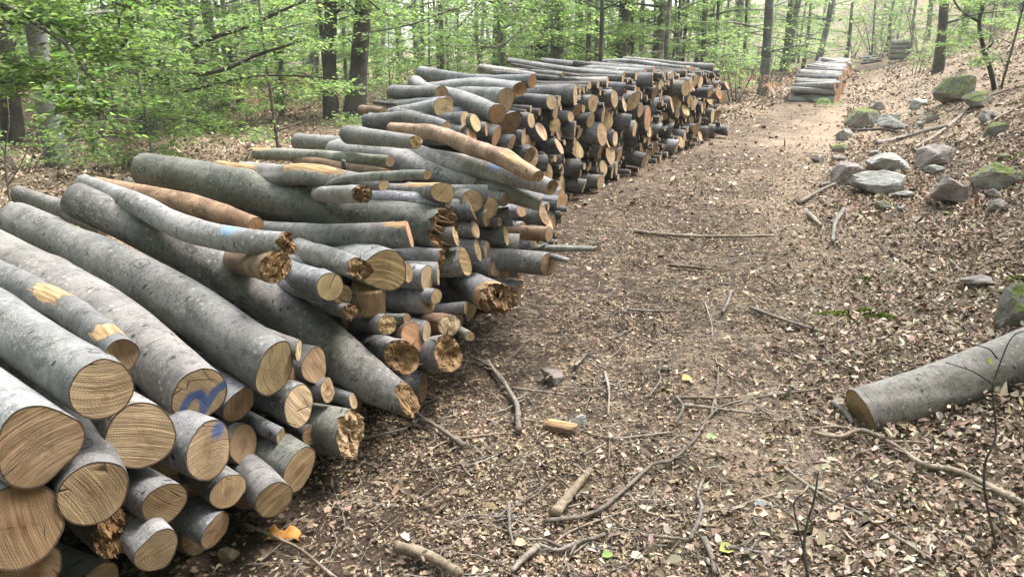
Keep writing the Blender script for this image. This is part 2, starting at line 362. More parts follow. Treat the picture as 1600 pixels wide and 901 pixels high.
# ---------------------------------------------------------------- leaves and chips (arrays of small bent leaf shapes)
def leaf_arr(name, P, D, N, L, W, col, mat, fold=.15, curl=.1, parent=None, hexa=True, jit=0.):
    n = len(P); D = D/np.linalg.norm(D, axis=1)[:, None]
    S = np.cross(D, N); S /= np.linalg.norm(S, axis=1)[:, None]+1e-9; N = np.cross(S, D)
    L = L[:, None]; W = W[:, None]; fo = (np.full(n, fold) if np.isscalar(fold) else fold)[:, None]; cu = (np.full(n, curl) if np.isscalar(curl) else curl)[:, None]
    if hexa:
        v = [P, P+D*.3*L+S*.5*W+N*fo*W, P+D*.68*L+S*.4*W+N*(fo*W-cu*L*.3), P+D*L-N*cu*L, P+D*.68*L-S*.4*W+N*(fo*W-cu*L*.3), P+D*.3*L-S*.5*W+N*fo*W]
        f = np.array([[0, 1, 2, 3], [0, 3, 4, 5]])
    else:
        v = [P, P+D*.45*L+S*.5*W+N*fo*W, P+D*L-N*cu*L, P+D*.45*L-S*.5*W+N*fo*W]
        f = np.array([[0, 1, 2], [0, 2, 3]])
    k = len(v); V = np.stack(v, 1)
    if jit: V = V+jit*L[:, None]*np.random.RandomState(n % 999).randn(*V.shape)*np.array([1, 1, .6])
    V = V.reshape(-1, 3)
    Fa = (np.arange(n)*k)[:, None, None]+f[None]
    me = bpy.data.meshes.new(name); me.vertices.add(len(V)); me.vertices.foreach_set('co', V.ravel())
    c = f.shape[1]; me.loops.add(Fa.size); me.loops.foreach_set('vertex_index', Fa.ravel())
    me.polygons.add(n*2); me.polygons.foreach_set('loop_start', np.arange(n*2)*c); me.update(calc_edges=True)
    at_ = me.attributes.new('col', 'FLOAT_COLOR', 'POINT')
    C = np.concatenate([col, np.ones((n, 1))], 1); at_.data.foreach_set('color', np.repeat(C, k, 0).ravel())
    me.materials.append(mat)
    o = bpy.data.objects.new(name, me); COL.objects.link(o)
    if parent is not None: o.parent = parent
    return o
def pal(cols, n, rs, jit=.25):
    c = np.array(cols)[rs.randint(0, len(cols), n)]
    return np.clip(c*(1+jit*rs.randn(n, 1))*(1+.06*rs.randn(n, 3)), .004, .85)
def randdir(n, rs, up=0.):
    a = rs.rand(n)*2*math.pi; return np.stack([np.cos(a), np.sin(a), up*rs.randn(n)], 1)
def upn(n, rs, j): return np.stack([j*rs.randn(n), j*rs.randn(n), np.ones(n)], 1)

def scatter(n, r0, r1, a0, a1, rs, power=1.):
    r = r0+(r1-r0)*rs.rand(n)**power; a = np.radians(a0+(a1-a0)*rs.rand(n))
    return r*np.sin(a), r*np.cos(a)
rs = np.random.RandomState(11)
# wood chips and bark crumbs on the track
x, y = scatter(420000, 1.3, 13, -40, 52, rs, 1.2)
q = x-pile_x(y); d = x-edge_x(y)
keep = (q > -.15) & (rs.rand(len(x)) < np.clip(.22+.95*fbm(x*1.7, y*1.7, 4)+.4*np.clip(q, 0, 2.5)+.12*(y-3), .14, 1)) & (d < 1.5)
x, y = x[keep], y[keep]; n = len(x)
size = np.exp(rs.randn(n)*.48)*.0095*(1+.07*np.hypot(x, y))
leaf_o = leaf_arr('wood_chips', np.stack([x, y, zg(x, y)+.004+.008*rs.rand(n)], 1), randdir(n, rs, .25), upn(n, rs, .45), size, size*(.25+.5*rs.rand(n)),
    pal([(.37, .285, .195), (.30, .22, .145), (.23, .165, .11), (.16, .115, .08), (.42, .33, .235), (.26, .195, .14), (.11, .08, .06), (.19, .14, .095)], n, rs), CHIP, fold=.2*rs.rand(n), curl=.3*rs.rand(n), hexa=False, jit=.12)
tag(leaf_o, 'pale wood chips and bark crumbs strewn over the earth track', 'wood chips', kind='stuff')
# fallen beech leaves
BROWN = [(.34, .26, .19), (.29, .215, .155), (.23, .165, .12), (.40, .32, .24), (.26, .185, .14), (.17, .12, .085), (.32, .245, .185), (.46, .38, .29), (.13, .093, .07), (.20, .145, .105)]
def litter(n, r0, r1, a0, a1, fn, s, power=1.):
    x, y = scatter(n, r0, r1, a0, a1, rs, power); k = rs.rand(n) < fn(x, y); x, y = x[k], y[k]; n = len(x)
    L = s*np.clip(np.exp(.42*rs.randn(n)), .35, 2.1)*(1+.05*np.hypot(x, y))
    return x, y, L
A = [litter(330000, 1.3, 14, -36, 62, lambda x, y: np.clip((.95+.25*fbm(x*1.5, y*1.5, 3))/(1+np.exp(-(x-edge_x(y)-.3)*3.)), 0.012, 1), .0205, 1.15),
     litter(150000, 8, 45, -50, 62, lambda x, y: np.where((x < pile_x(y)-1.0) | (x > edge_x(y)-.2), 1., .12), .028, 1.3)]
x = np.concatenate([a[0] for a in A]); y = np.concatenate([a[1] for a in A]); L = np.concatenate([a[2] for a in A]); n = len(x)
lo = leaf_arr('leaf_litter', np.stack([x, y, zg(x, y)+.006+.022*rs.rand(n)], 1), randdir(n, rs, .3), upn(n, rs, .5), L, L*(.45+.25*rs.rand(n)), pal(BROWN, n, rs, .28), LITTER,
    fold=.8*rs.rand(n)-.2, curl=.5*rs.randn(n)*.8, jit=.08)
tag(lo, 'dry tan beech leaves covering the bank and track edges', 'dead leaves', kind='stuff')
# fine twigs lying on the ground
mb = MB()
x, y = scatter(4200, 1.5, 13, -35, 55, rs, 1.1)
for i in range(len(x)):
    if x[i]-pile_x(y[i]) < .05: continue
    a = rs.rand()*6.28; l = .03+.12*rs.rand()**2+.01*y[i]; r = .0012+.0022*rs.rand()
    b = a+.6*rs.randn(); p0 = np.array([x[i], y[i]]); p1 = p0+l*np.array([math.cos(a), math.sin(a)]); p2 = p1+l*.8*np.array([math.cos(b), math.sin(b)])
    tube(mb, [(*p, float(zg(*p))+.010+.012*rs.rand()) for p in (p0, p1, p2)], [r, r*.9, r*.5], 3, 3, caps=False, seed=i % 50)
tw = mb.build('twig_litter', STICK); tag(tw, 'fine dry twigs scattered over the track', 'twigs', kind='stuff')

# ---------------------------------------------------------------- logs
def log_mesh(P, R, seed, ns, n, front='cut', tilt=(0, 0), jag=0., peel=None, paint=None, face_paint=None, knots=3, bow=.0, rough=.05, mats=(None, None), frings=4, name='beech_log', hollow=0., branches=()):
    rl = np.random.RandomState(seed)
    P, R = resample(P, R, n)
    if bow:
        t = np.linspace(0, 1, n); b = rl.randn(3)*bow; b2 = rl.randn(3)*bow*.4
        P = P+np.outer(np.sin(t*math.pi), b)+np.outer(np.sin(t*2*math.pi), b2)
    T, X, Y = frames(P)
    z = (P[-1]-P[0]); z /= np.linalg.norm(z); xx = X[0]-z*(X[0]@z); xx /= np.linalg.norm(xx); yy = np.cross(z, xx)
    M3 = np.stack([xx, yy, z], 1)
    a = np.arange(ns)/ns*2*math.pi; ca, sa = np.cos(a), np.sin(a)
    Ls = np.r_[0, np.cumsum(np.linalg.norm(np.diff(P, axis=0), axis=1))]; Lt = Ls[-1]; rm = R.mean()
    # out-of-round section, bumps, knots
    ex = 1+.07*rl.randn()*np.cos(2*(a-rl.rand()*6.3)) + .03*rl.randn()*np.cos(3*(a-rl.rand()*6.3))
    sx = Ls[:, None]/rm
    k = ex[None]*(1+rough*fbm(ca[None]*1.2+seed*1.7+sx*.22, sa[None]*1.2+seed*.9+sx*.17, 3))
    for _ in range(knots):
        ka = rl.rand()*6.28; ks = rl.rand()*Lt; kw = rm*(.35+.4*rl.rand())
        da = (a-ka+math.pi) % (2*math.pi)-math.pi
        k = k+.16*rl.rand()*np.exp(-((da[None]*rm)**2+(Ls[:, None]-ks)**2)/kw**2)
    k[0] *= .985
    rr = R[:, None]*k
    tx, ty = tilt
    off = np.zeros((n, ns)); j0 = tx*R[0]*ca+ty*R[0]*sa
    jf = lambda x_, y_: .75*jag*R[0]*(fbm(x_*2.2+seed, y_*2.2+seed*.3, 4)+.5*fbm(x_*9+seed, y_*2.5, 2))     # torn surface over the end, in units of the radius
    if jag: frings = max(frings, 13); j0 = j0+jf(ca, sa)
    fall = np.clip(1-Ls/(2.2*R[0]+abs(j0).max()*1.3), 0, 1); off = -np.outer(fall, j0)
    W = P[:, None]+X[:, None]*(rr*ca)[..., None]+Y[:, None]*(rr*sa)[..., None]+T[:, None]*off[..., None]
    loc = (W-P[0])@M3
    B = np.stack([rr*ca, rr*sa, Ls[:, None]+off], -1)
    pe = np.zeros((n, ns)); pa = np.zeros((n, ns))
    Xa = np.array([0, 0, 1.]); upc = (Y@Xa)[:, None]*sa[None]+(X@Xa)[:, None]*ca[None]      # how much each vertex faces up
    for (s0, w_, side) in (peel or ()):        # patch centred s0 along (0..1), half-length w_, on the top (1), bottom (-1) or all round (0)
        f = np.clip(1.3-abs(Ls[:, None]/Lt-s0)/w_, 0, 1)*(1 if side == 0 else np.clip((upc*side-.35)*2.2, 0, 1)); pe = np.maximum(pe, f)
    for (s0, w_, sd_) in (paint or ()):
        pa = np.maximum(pa, np.clip(1.2-abs(Ls[:, None]/Lt-s0)/w_, 0, 1)*np.clip(upc*1.5-sd_, 0, 1))
    F = [(i*ns+j, i*ns+(j+1) % ns, (i+1)*ns+(j+1) % ns, (i+1)*ns+j) for i in range(n-1) for j in range(ns)]
    mb = MB(); mb.add(loc.reshape(-1, 3), F, B.reshape(-1, 3), pe.ravel(), pa.ravel())
    M = Matrix(np.vstack([np.hstack([M3, P[0][:, None]]), [0, 0, 0, 1]]).tolist())
    body = mb.build(name, mats[0], M=M)
    # the two ends
    for e in (0, 1):
        ri = 0 if e == 0 else n-1; fm = MB(); V = []; Bv = []; rrv = []; pav = []
        for m in range(frings, 0, -1):
            s = m/frings; ring = (loc[ri]-loc[ri].mean(0))*s+loc[ri].mean(0)
            bx = np.stack([rr[ri]*ca*s, rr[ri]*sa*s, 0*ca], -1)
            if e == 0 and m < frings:
                rg = .004 if not jag else .12*jag
                h = rg*R[0]*rl.randn(ns) if not jag else s*jf(ca, sa)-jf(s*ca, s*sa)+.05*jag*R[0]*rl.randn(ns)*(s > .2)
                h = h+hollow*R[0]*(1-s)
                ring = ring+np.outer(h, [0, 0, 1.])
            V.append(ring); Bv.append(bx); rrv.append(np.full(ns, s))
            if face_paint is not None and e == 0: pav.append(face_paint(bx[:, 0]/R[0], bx[:, 1]/R[0]))
            else: pav.append(np.zeros(ns))
        cz = loc[ri].mean(0)+(np.array([0, 0, hollow*R[0]-(float(jf(np.zeros(1), np.zeros(1))[0]) if jag else 0)]) if e == 0 else 0)
        V.append(cz[None]); Bv.append(np.zeros((1, 3))); rrv.append(np.zeros(1)); pav.append(face_paint(np.zeros(1), np.zeros(1)) if face_paint is not None and e == 0 else np.zeros(1))
        Ff = [(m*ns+(j+1) % ns, m*ns+j, (m+1)*ns+j, (m+1)*ns+(j+1) % ns) for m in range(frings-1) for j in range(ns)]
        Ff += [((frings-1)*ns+(j+1) % ns, (frings-1)*ns+j, frings*ns) for j in range(ns)]
        if e == 1: Ff = [f[::-1] for f in Ff]
        fm.add(np.concatenate(V), Ff, np.concatenate(Bv), None, np.concatenate(pav), np.concatenate(rrv))
        if jag and e == 0:                     # torn fibres standing out of the break
            for q in range(int(60*min(jag*2, 1.4))):
                aa = rl.rand()*6.28; s = .25+.75*rl.rand()**.6; c = loc[0].mean(0)+s*(loc[0][int(aa/6.2832*ns) % ns]-loc[0].mean(0))
                t_ = np.array([-math.sin(aa), math.cos(aa), 0])*R[0]*.07; l = -R[0]*(.2+.7*rl.rand())*jag
                tip = c+np.array([.25*rl.randn()*R[0], .25*rl.randn()*R[0], l]); bk = c+np.array([0, 0, R[0]*.3])
                rd = np.array([math.cos(aa), math.sin(aa), 0])*R[0]*.04
                fm.add([bk-t_, bk+t_, bk+rd, tip], [(0, 1, 3), (1, 2, 3), (2, 0, 3)], None, None, None, [.5]*4)
        o = fm.build('cut_face' if not (jag and e == 0) else 'broken_end', mats[1] if e == 0 else CUT_K, parent=body, smooth=not jag)
    for (s0, ang, ln, r_) in branches:         # snags of side branches
        i = int(s0*(n-1)); c = loc[i].mean(0); d = (loc[i][int(ang*ns) % ns]-c); rd = np.linalg.norm(d); d = d/rd
        ax = np.array([0, 0, -.5*rl.rand()]); b_ = MB(); pts = [c+d*rd*.7, c+d*(rd+ln*.5)+ax*ln*.4, c+d*(rd+ln)+ax*ln+np.array([.1, .05, 0])*ln*rl.randn()]
        tube(b_, pts, [r_*1.3, r_, r_*.6], 8, 8, .15, seed); b_.build('side_branch', mats[0], parent=body)
    return body
PL = {1: (.375, -1.755), 2: (.5185, -3.64), 3: (.45, -.72)}
def face_pt(u, v, off, pl=1):
    k, c = PL[pl]; d = ray(u, v); nn = math.sqrt(1+k*k)
    t = (c+off*nn)/(d[0]-k*d[1]); return O+d*t
def rear_pt(Fp, u, v, L):
    d = ray(u, v); g = Fp-O; A_ = d@d; b = d@g; c = g@g-L*L; disc = b*b-A_*c
    t = (b+math.sqrt(disc))/A_ if disc > 0 else b/A_
    return O+d*t
def axis_dir(y, pl, rl):
    if pl == 1:
        f = np.interp(y, [1.6, 2.2, 3.0, 3.8], [0, .3, .65, 1]); d = np.array([-.70, .71, .05])*(1-f)+np.array([-.936, .351, .04])*f
    else: d = np.array([-.888, .46, .02]) if pl == 2 else np.array([-.78, .62, .02])
    d = d+np.array([.07, .12, .06])*rl.randn(3); return d/np.linalg.norm(d)
MATS = {'n': BARK_SHADE, 'b': BARK, 'l': BARK_L, 'g': BARK_G, 'p': BARK_B}
CUTS = {'c': CUT, 'y': CUT_Y, 'o': CUT_O, 'k': CUT_K, 's': SPLIT}
discs = {1: [], 2: [], 3: []}; LOGN = [0]
def put(F, R, r0, r1, seed, pl, mid=(), midr=(), bark='b', cut='c', **kw):
    LOGN[0] += 1
    k, c = PL[pl]; zc = zcam(F); big = r0*FPX/zc
    ns = 56 if big > 30 else 36 if big > 14 else 20
    n = kw.pop('n', None) or (50 if big > 30 else 30 if big > 14 else 12)
    if mid: n = max(n, 36)
    fr = kw.pop('frings', 10 if big > 30 else 5)
    o = log_mesh([F, *mid, R], [r0, *midr, r1], seed, ns, n, mats=(MATS[bark], CUTS[cut]), frings=fr, **kw)
    discs[pl].append((F[1]*math.sqrt(1+k*k), F[2], r0)); return o
def hero(label, off, L, path, pl=1, group='logs of the near stack', dz=0, **kw):
    F = face_pt(path[0][0], path[0][1], off, pl); Rr = rear_pt(F, path[-1][0], path[-1][1], L)
    r0 = path[0][2]*zcam(F)/FPX; r1 = path[-1][2]*zcam(Rr)/FPX
    pp = np.array([p[:2] for p in path], float); s = np.r_[0, np.cumsum(np.linalg.norm(np.diff(pp, axis=0), axis=1))]; s /= s[-1]
    mid = []; mr = []; za, zb = zcam(F), zcam(Rr)
    for p, t in list(zip(path, s))[1:-1]:
        zc = 1/((1-t)/za+t/zb); mid.append(at(p[0], p[1], zc)); mr.append(p[2]*zc/FPX)
    o = put(F, Rr, r0, r1, LOGN[0]*13+5, pl, mid, mr, **kw)
    return tag(o, label, 'log', group)
def end_log(label, u, v, rpx, off=0., pl=1, L=1.35, group=None, **kw):
    F = face_pt(u, v, off, pl); rl = np.random.RandomState(LOGN[0]*31+3); d = axis_dir(F[1], pl, rl)
    if pl == 1: d[2] = -.03-.06*rl.rand()
    r0 = rpx*zcam(F)/FPX; L = L*(.9+.2*rl.rand())
    kw.setdefault('bow', .02); kw.setdefault('tilt', tuple(.18*rl.randn(2)))
    o = put(F, F+d*L, r0, r0*(.75+.3*rl.rand()), LOGN[0]*17+2, pl, **kw)
    return tag(o, label, 'log', group or ('logs of the near stack' if pl == 1 else 'logs of the tall stack'))

def paint_two(x, y):            # a sprayed blue figure on the end grain
    # x,y in face units; strokes given in the same units
    pts = [(-.66, -.66), (-.56, -.25), (-.3, .06), (0, .06), (.14, -.22), (.06, -.66), (.3, -.34), (.55, -.04), (.9, .1)]
    d = np.full(np.shape(x), 9.)
    for (ax, ay), (bx, by) in zip(pts[:-1], pts[1:]):
        vx, vy = bx-ax, by-ay; t = np.clip(((x-ax)*vx+(y-ay)*vy)/(vx*vx+vy*vy), 0, 1)
        d = np.minimum(d, np.hypot(x-ax-t*vx, y-ay-t*vy))
    return np.clip(1.35-d/.19, 0, 1)
def orient(fn, dx=1., dy=1.):    # face axes: X of the frame points level across the end, Y up
    return lambda x, y: fn(x*dx, y*dy)

H_ = hero
# --- big logs at the near corner (front end first, then the path to the far end; radius in picture units)
H_('huge brown butt log with a split heart, lowest of the big corner logs', .0, 2.0, [(30, 823, 68), (-300, 640, 56)], cut='k')
H_('huge pale barked butt log with wide sawn oval end beneath a slimmer light log', .02, 2.0, [(62, 697, 63), (-260, 470, 52)], bark='l', cut='k')
H_('light grey lichen log whose round tan end has a small star crack', .05, 2.0, [(160, 608, 49), (-120, 425, 42)], bark='l', cut='c')
H_('thick log with round pale end and two short cracks under the lichen log', .0, 2.0, [(220, 682, 54), (-60, 505, 46)], cut='c', bark='l')
H_('broad grey log with a blue number sprayed on its end', -.06, 2.2, [(312, 617, 47), (150, 492, 48), (-60, 375, 44)], cut='c', face_paint=orient(paint_two, -1, 1), frings=26)
H_('slim scraped log with a dark hollow end lying in the groove between two thick logs', .0, 1.5, [(190, 556, 27), (110, 490, 25), (-20, 425, 25)], cut='k', hollow=.5, peel=[(.07, .04, 1), (.42, .10, 1)], dz=0)
H_('long straight grey log with oval striped end, topmost of the near corner', .02, 2.2, [(430, 576, 47), (250, 455, 42), (28, 348, 31)], cut='y', tilt=(.35, .1), knots=7, bark='l')
H_('crooked long log sweeping down to a splintered pointed tip on the ground', .24, 1.98, [(638, 624, 22), (575, 592, 34), (490, 522, 36), (390, 450, 31), (250, 373, 31), (118, 312, 27)], cut='s', tilt=(-.1, -.9), jag=.25, peel=[(.0, .03, -1)], knots=6)
H_('thin dark log showing only its rear end above the long straight log', -1.9, .9, [(165, 356, 14), (100, 328, 15), (30, 304, 14)], bark='b', cut='k')
H_('bent log with broken end and blue paint spot over a red peeled one', -.05, 1.9, [(448, 381, 17), (370, 375, 20), (290, 357, 20), (210, 318, 18), (130, 287, 14)], cut='s', jag=.7, paint=[(.18, .04, .2)])
H_('orange peeled log lying behind the bent broken one', -.9, 1.5, [(400, 352, 14), (290, 318, 18), (150, 290, 14)], bark='p', cut='o')
H_('red brown barkless log with round rough end below the bent broken one', -.06, 1.6, [(430, 417, 25), (335, 396, 22)], bark='p', cut='s', jag=.2)
H_('large curved mossy log ending in a rotten hollow flare', .0, 2.2, [(692, 362, 38), (640, 350, 33), (560, 338, 29), (450, 314, 32), (330, 287, 34), (228, 266, 27)], bark='g', cut='s', jag=.45, hollow=.7, knots=5, branches=[(.3, .22, .2, .018), (.42, .3, .10, .03)])
H_('smooth grey log with bare streak and orange slanting cut beside the rotten flare', .06, 1.9, [(640, 366, 21), (540, 371, 21), (440, 365, 18), (320, 352, 13)], cut='o', tilt=(.9, -.1), peel=[(.02, .07, 1)], bark='b')
H_('warty lichen log with ragged end resting against the striped oval end', .0, 1.5, [(563, 420, 19), (500, 400, 22), (430, 385, 20)], bark='l', cut='s', jag=.4, rough=.14, knots=8)
H_('stout log with deeply ridged yellow saw face in the middle of the near stack', .04, 1.6, [(601, 423, 35), (480, 375, 28)], bark='l', cut='y')
H_('short grey log with striped round end under the warty lichen log', .02, 1.5, [(516, 448, 22), (400, 412, 21)], cut='y')
end_log('pale ridged end half hidden behind the short striped log', 536, 462, 17, -.06, cut='y')
H_('thin broken stub under the half hidden ridged end', .02, 1.2, [(547, 486, 12), (450, 470, 12)], cut='s', jag=.3)
H_('dark grey log with yellow torn end below the square split block', .1, 1.5, [(605, 507, 16), (480, 488, 15)], cut='y', jag=.12)
H_('grey log with torn brown ragged end next to the leaning crooked log', .14, 1.5, [(628, 557, 28), (540, 530, 26)], cut='s', jag=.25, hollow=.5)
H_('reddish log sawn at a long slant behind the torn brown end', .06, 1.4, [(648, 527, 25), (560, 512, 20)], cut='o', tilt=(.7, .1), bark='p')
H_('thick log torn open with a wide brown splintered end at the foot of the stack', .26, 1.3, [(700, 553, 29), (600, 565, 25)], cut='s', jag=.2, tilt=(.6, .1), hollow=.5, bark='l')
end_log('dull upright oval end beneath the wide splintered log', 662, 606, 25, .1, cut='k')
H_('tan barkless log with chipped end above the wide splintered log', .16, 1.3, [(702, 508, 18), (620, 497, 17)], bark='p', cut='c', jag=.1)
end_log('narrow pale end between the slant cut and the tan barkless log', 667, 518, 17, .08, cut='c')
H_('thin pale stick poking out beyond the tan barkless log', .26, .8, [(734, 525, 8), (680, 497, 8)], bark='l', cut='c')
H_('rotten log crumbling into bright orange splinters at its end', .3, 1.5, [(777, 467, 27), (735, 445, 23), (680, 408, 20)], cut='s', jag=.75, hollow=.4, peel=[(.03, .05, 0)], bark='b')
# --- faces of the near stack, low at the corner
E = end_log
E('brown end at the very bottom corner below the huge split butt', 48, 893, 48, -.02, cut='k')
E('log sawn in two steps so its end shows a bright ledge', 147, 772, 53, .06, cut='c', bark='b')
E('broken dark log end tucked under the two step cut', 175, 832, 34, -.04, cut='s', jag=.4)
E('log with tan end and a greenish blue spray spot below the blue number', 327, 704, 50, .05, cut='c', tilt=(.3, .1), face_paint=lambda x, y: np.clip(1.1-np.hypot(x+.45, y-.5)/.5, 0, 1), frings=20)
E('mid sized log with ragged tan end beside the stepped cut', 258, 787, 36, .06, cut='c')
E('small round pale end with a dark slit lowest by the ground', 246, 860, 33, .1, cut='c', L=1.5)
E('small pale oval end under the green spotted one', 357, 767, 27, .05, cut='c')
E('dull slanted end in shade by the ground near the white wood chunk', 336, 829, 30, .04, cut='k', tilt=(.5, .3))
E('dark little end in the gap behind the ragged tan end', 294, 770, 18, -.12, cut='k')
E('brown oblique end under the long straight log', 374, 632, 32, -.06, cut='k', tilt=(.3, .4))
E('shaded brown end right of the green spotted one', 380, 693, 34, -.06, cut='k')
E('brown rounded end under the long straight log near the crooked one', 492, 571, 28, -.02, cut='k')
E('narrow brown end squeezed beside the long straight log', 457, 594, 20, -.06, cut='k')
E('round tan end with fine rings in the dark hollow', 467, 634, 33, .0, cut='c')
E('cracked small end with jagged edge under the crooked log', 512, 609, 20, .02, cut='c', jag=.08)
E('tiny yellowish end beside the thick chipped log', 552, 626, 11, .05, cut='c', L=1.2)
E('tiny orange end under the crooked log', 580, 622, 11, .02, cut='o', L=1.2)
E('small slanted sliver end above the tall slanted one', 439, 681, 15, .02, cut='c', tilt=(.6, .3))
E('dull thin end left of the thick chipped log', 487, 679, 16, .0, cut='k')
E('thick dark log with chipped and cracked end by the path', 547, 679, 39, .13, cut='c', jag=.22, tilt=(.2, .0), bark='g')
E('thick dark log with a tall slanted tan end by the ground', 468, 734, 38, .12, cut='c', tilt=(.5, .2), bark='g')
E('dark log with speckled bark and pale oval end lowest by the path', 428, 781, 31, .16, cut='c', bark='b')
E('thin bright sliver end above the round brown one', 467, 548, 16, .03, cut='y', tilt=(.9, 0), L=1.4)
# --- faces in the middle of the near stack
E('pale oval end right of the deeply ridged face', 638, 426, 15, .02, cut='c')
E('thin grey log with narrow bright end under the rotten flare', 668, 434, 21, .04, cut='c')
E('slanted pale wedge end beside the narrow bright one', 685, 427, 19, .05, cut='y', tilt=(.6, 0))
E('clean round yellow end left of the crumbling log', 682, 463, 14, .1, cut='y')
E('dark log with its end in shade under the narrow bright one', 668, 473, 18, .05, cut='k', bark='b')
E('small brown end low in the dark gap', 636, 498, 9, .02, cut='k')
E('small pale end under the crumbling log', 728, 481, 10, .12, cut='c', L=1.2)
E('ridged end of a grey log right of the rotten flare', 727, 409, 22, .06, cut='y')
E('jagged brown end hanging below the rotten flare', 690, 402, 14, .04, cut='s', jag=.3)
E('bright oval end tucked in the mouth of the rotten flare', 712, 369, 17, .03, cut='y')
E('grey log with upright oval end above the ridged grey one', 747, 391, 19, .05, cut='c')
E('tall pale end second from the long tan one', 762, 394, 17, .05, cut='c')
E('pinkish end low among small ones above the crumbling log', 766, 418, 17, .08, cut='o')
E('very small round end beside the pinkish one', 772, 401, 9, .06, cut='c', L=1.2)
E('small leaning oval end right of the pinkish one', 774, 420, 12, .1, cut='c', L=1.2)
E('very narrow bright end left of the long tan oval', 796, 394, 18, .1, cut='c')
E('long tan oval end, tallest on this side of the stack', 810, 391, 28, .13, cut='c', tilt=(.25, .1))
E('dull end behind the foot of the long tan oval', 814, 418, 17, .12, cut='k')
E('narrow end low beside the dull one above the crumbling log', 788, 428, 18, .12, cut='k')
E('grey log with pale end resting on the ground past the crumbling log', 812, 459, 19, .22, cut='c', L=1.5)
H_('grey log with bare yellow top edge and striped end above the rotten flare', .0, 1.6, [(692, 301, 18), (575, 304, 17)], cut='y', peel=[(.15, .3, 1)])
E('pale end just under the bare topped grey log', 700, 319, 14, -.01, cut='c')
H_('smooth grey log with clean oval end right of the bare topped one', .02, 1.6, [(738, 314, 18), (640, 300, 16)], cut='c', bark='l')
E('tan end below the smooth clean oval one', 739, 328, 17, .02, cut='c')
E('slanting bright wedge end over a row of small ends', 760, 304, 15, .04, cut='y', tilt=(.6, .2))
E('round tan end under the slanting bright wedge', 767, 325, 17, .06, cut='c')
E('small clean oval end left of the long lichen log', 790, 312, 11, .1, cut='c')
E('pale narrow end under the round tan one', 762, 340, 14, .05, cut='c')
E('oval end of a mottled log right of the pale narrow one', 798, 338, 15, .1, cut='c')
E('tiny pale end under the mottled log', 781, 347, 8, .08, cut='c', L=1.2)
E('leaning oval end left of the pinkish barked log', 742, 358, 15, .03, cut='c')
E('pinkish barked log with clean oval end in mid stack', 791, 367, 15, .1, cut='y', bark='b')
E('small end behind the long tan oval', 816, 357, 10, .12, cut='c', L=1.2)
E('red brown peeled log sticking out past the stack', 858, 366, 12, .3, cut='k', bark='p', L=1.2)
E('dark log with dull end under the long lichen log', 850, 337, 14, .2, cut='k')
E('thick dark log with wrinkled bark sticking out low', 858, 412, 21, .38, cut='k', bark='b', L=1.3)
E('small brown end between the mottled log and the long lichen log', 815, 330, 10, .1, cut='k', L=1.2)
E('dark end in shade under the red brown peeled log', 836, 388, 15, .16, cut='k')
# --- long logs lying across the top behind
H_('long lichen log sloping down to an orange slanted end at the path', .32, 1.95, [(846, 317, 15), (760, 291, 18), (690, 273, 20), (610, 247, 22), (528, 237, 22)], cut='o', tilt=(.7, .2), bark='l')
H_('long smooth log with pale blue paint, its hollow tip at the path', .42, 2.15, [(862, 293, 12), (800, 274, 17), (700, 252, 15), (613, 236, 12), (548, 222, 9)], cut='k', hollow=.5, paint=[(.2, .035, .0)], bark='b')
H_('long tan peeled log lying slantwise across the top with a curl of bark', .46, 2.2, [(842, 275, 9), (822, 267, 12), (789, 248, 14), (733, 228, 13), (690, 211, 12), (665, 205, 11), (612, 199, 8)], bark='p', cut='k', rough=.12, peel=[(.12, .1, 1)])
H_('grey log with pale split end below the tan peeled one', -.15, 1.4, [(650, 222, 11), (545, 210, 15)], cut='y', jag=.2)
H_('grey log sliding under the smooth painted one', -.55, 1.6, [(690, 250, 12), (600, 222, 15), (545, 214, 16)], cut='k')
H_('pale short log lying behind the long lichen one', -.9, 1.5, [(625, 232, 13), (466, 222, 13)], bark='l', cut='k')
H_('thin dark crooked log far back at the edge of the stack', -.7, 1.7, [(610, 252, 9), (480, 243, 10), (402, 240, 10)], bark='g', cut='k', peel=[(.95, .1, 1)])
H_('orange streaked thin log behind the mossy curved one', -.5, 1.5, [(604, 272, 9), (540, 263, 9), (466, 251, 10)], bark='p', cut='o')
H_('grey crooked log with bare yellow streak along its top, behind the mossy one', -.2, 1.7, [(600, 288, 10), (545, 283, 15), (480, 273, 17), (420, 276, 16), (338, 263, 11)], cut='y', peel=[(.35, .2, 1), (.85, .2, 1)])
H_('thin dark branch laid across the top beside the broken stub', .22, 1.15, [(668, 273, 8), (600, 275, 8), (540, 280, 6), (490, 296, 3)], bark='g', cut='k')
H_('short stub with brown broken end behind the mossy curved log', -.02, 1.0, [(566, 303, 15), (500, 304, 13)], cut='s', jag=.6, hollow=.4)
H_('thin grey log left of the pale short one far back', -.6, 1.6, [(530, 270, 7), (380, 260, 8)], bark='l', cut='k')
H_('grey log mostly buried behind the bent broken one', -1.2, 1.5, [(420, 350, 15), (230, 305, 15)], bark='b', cut='k')
H_('rough grey log buried beside the orange peeled one', -1.2, 1.5, [(480, 345, 13), (330, 318, 14), (200, 290, 13)], bark='g', cut='k')
H_('pale pole sticking out onto the track past the wrinkled dark log', .75, 1.0, [(934, 389, 4.5), (835, 388, 7)], bark='g', cut='c')
H_('short broken stick by the wrinkled dark log', .6, .5, [(891, 408, 4), (858, 399, 5)], bark='b', cut='c')
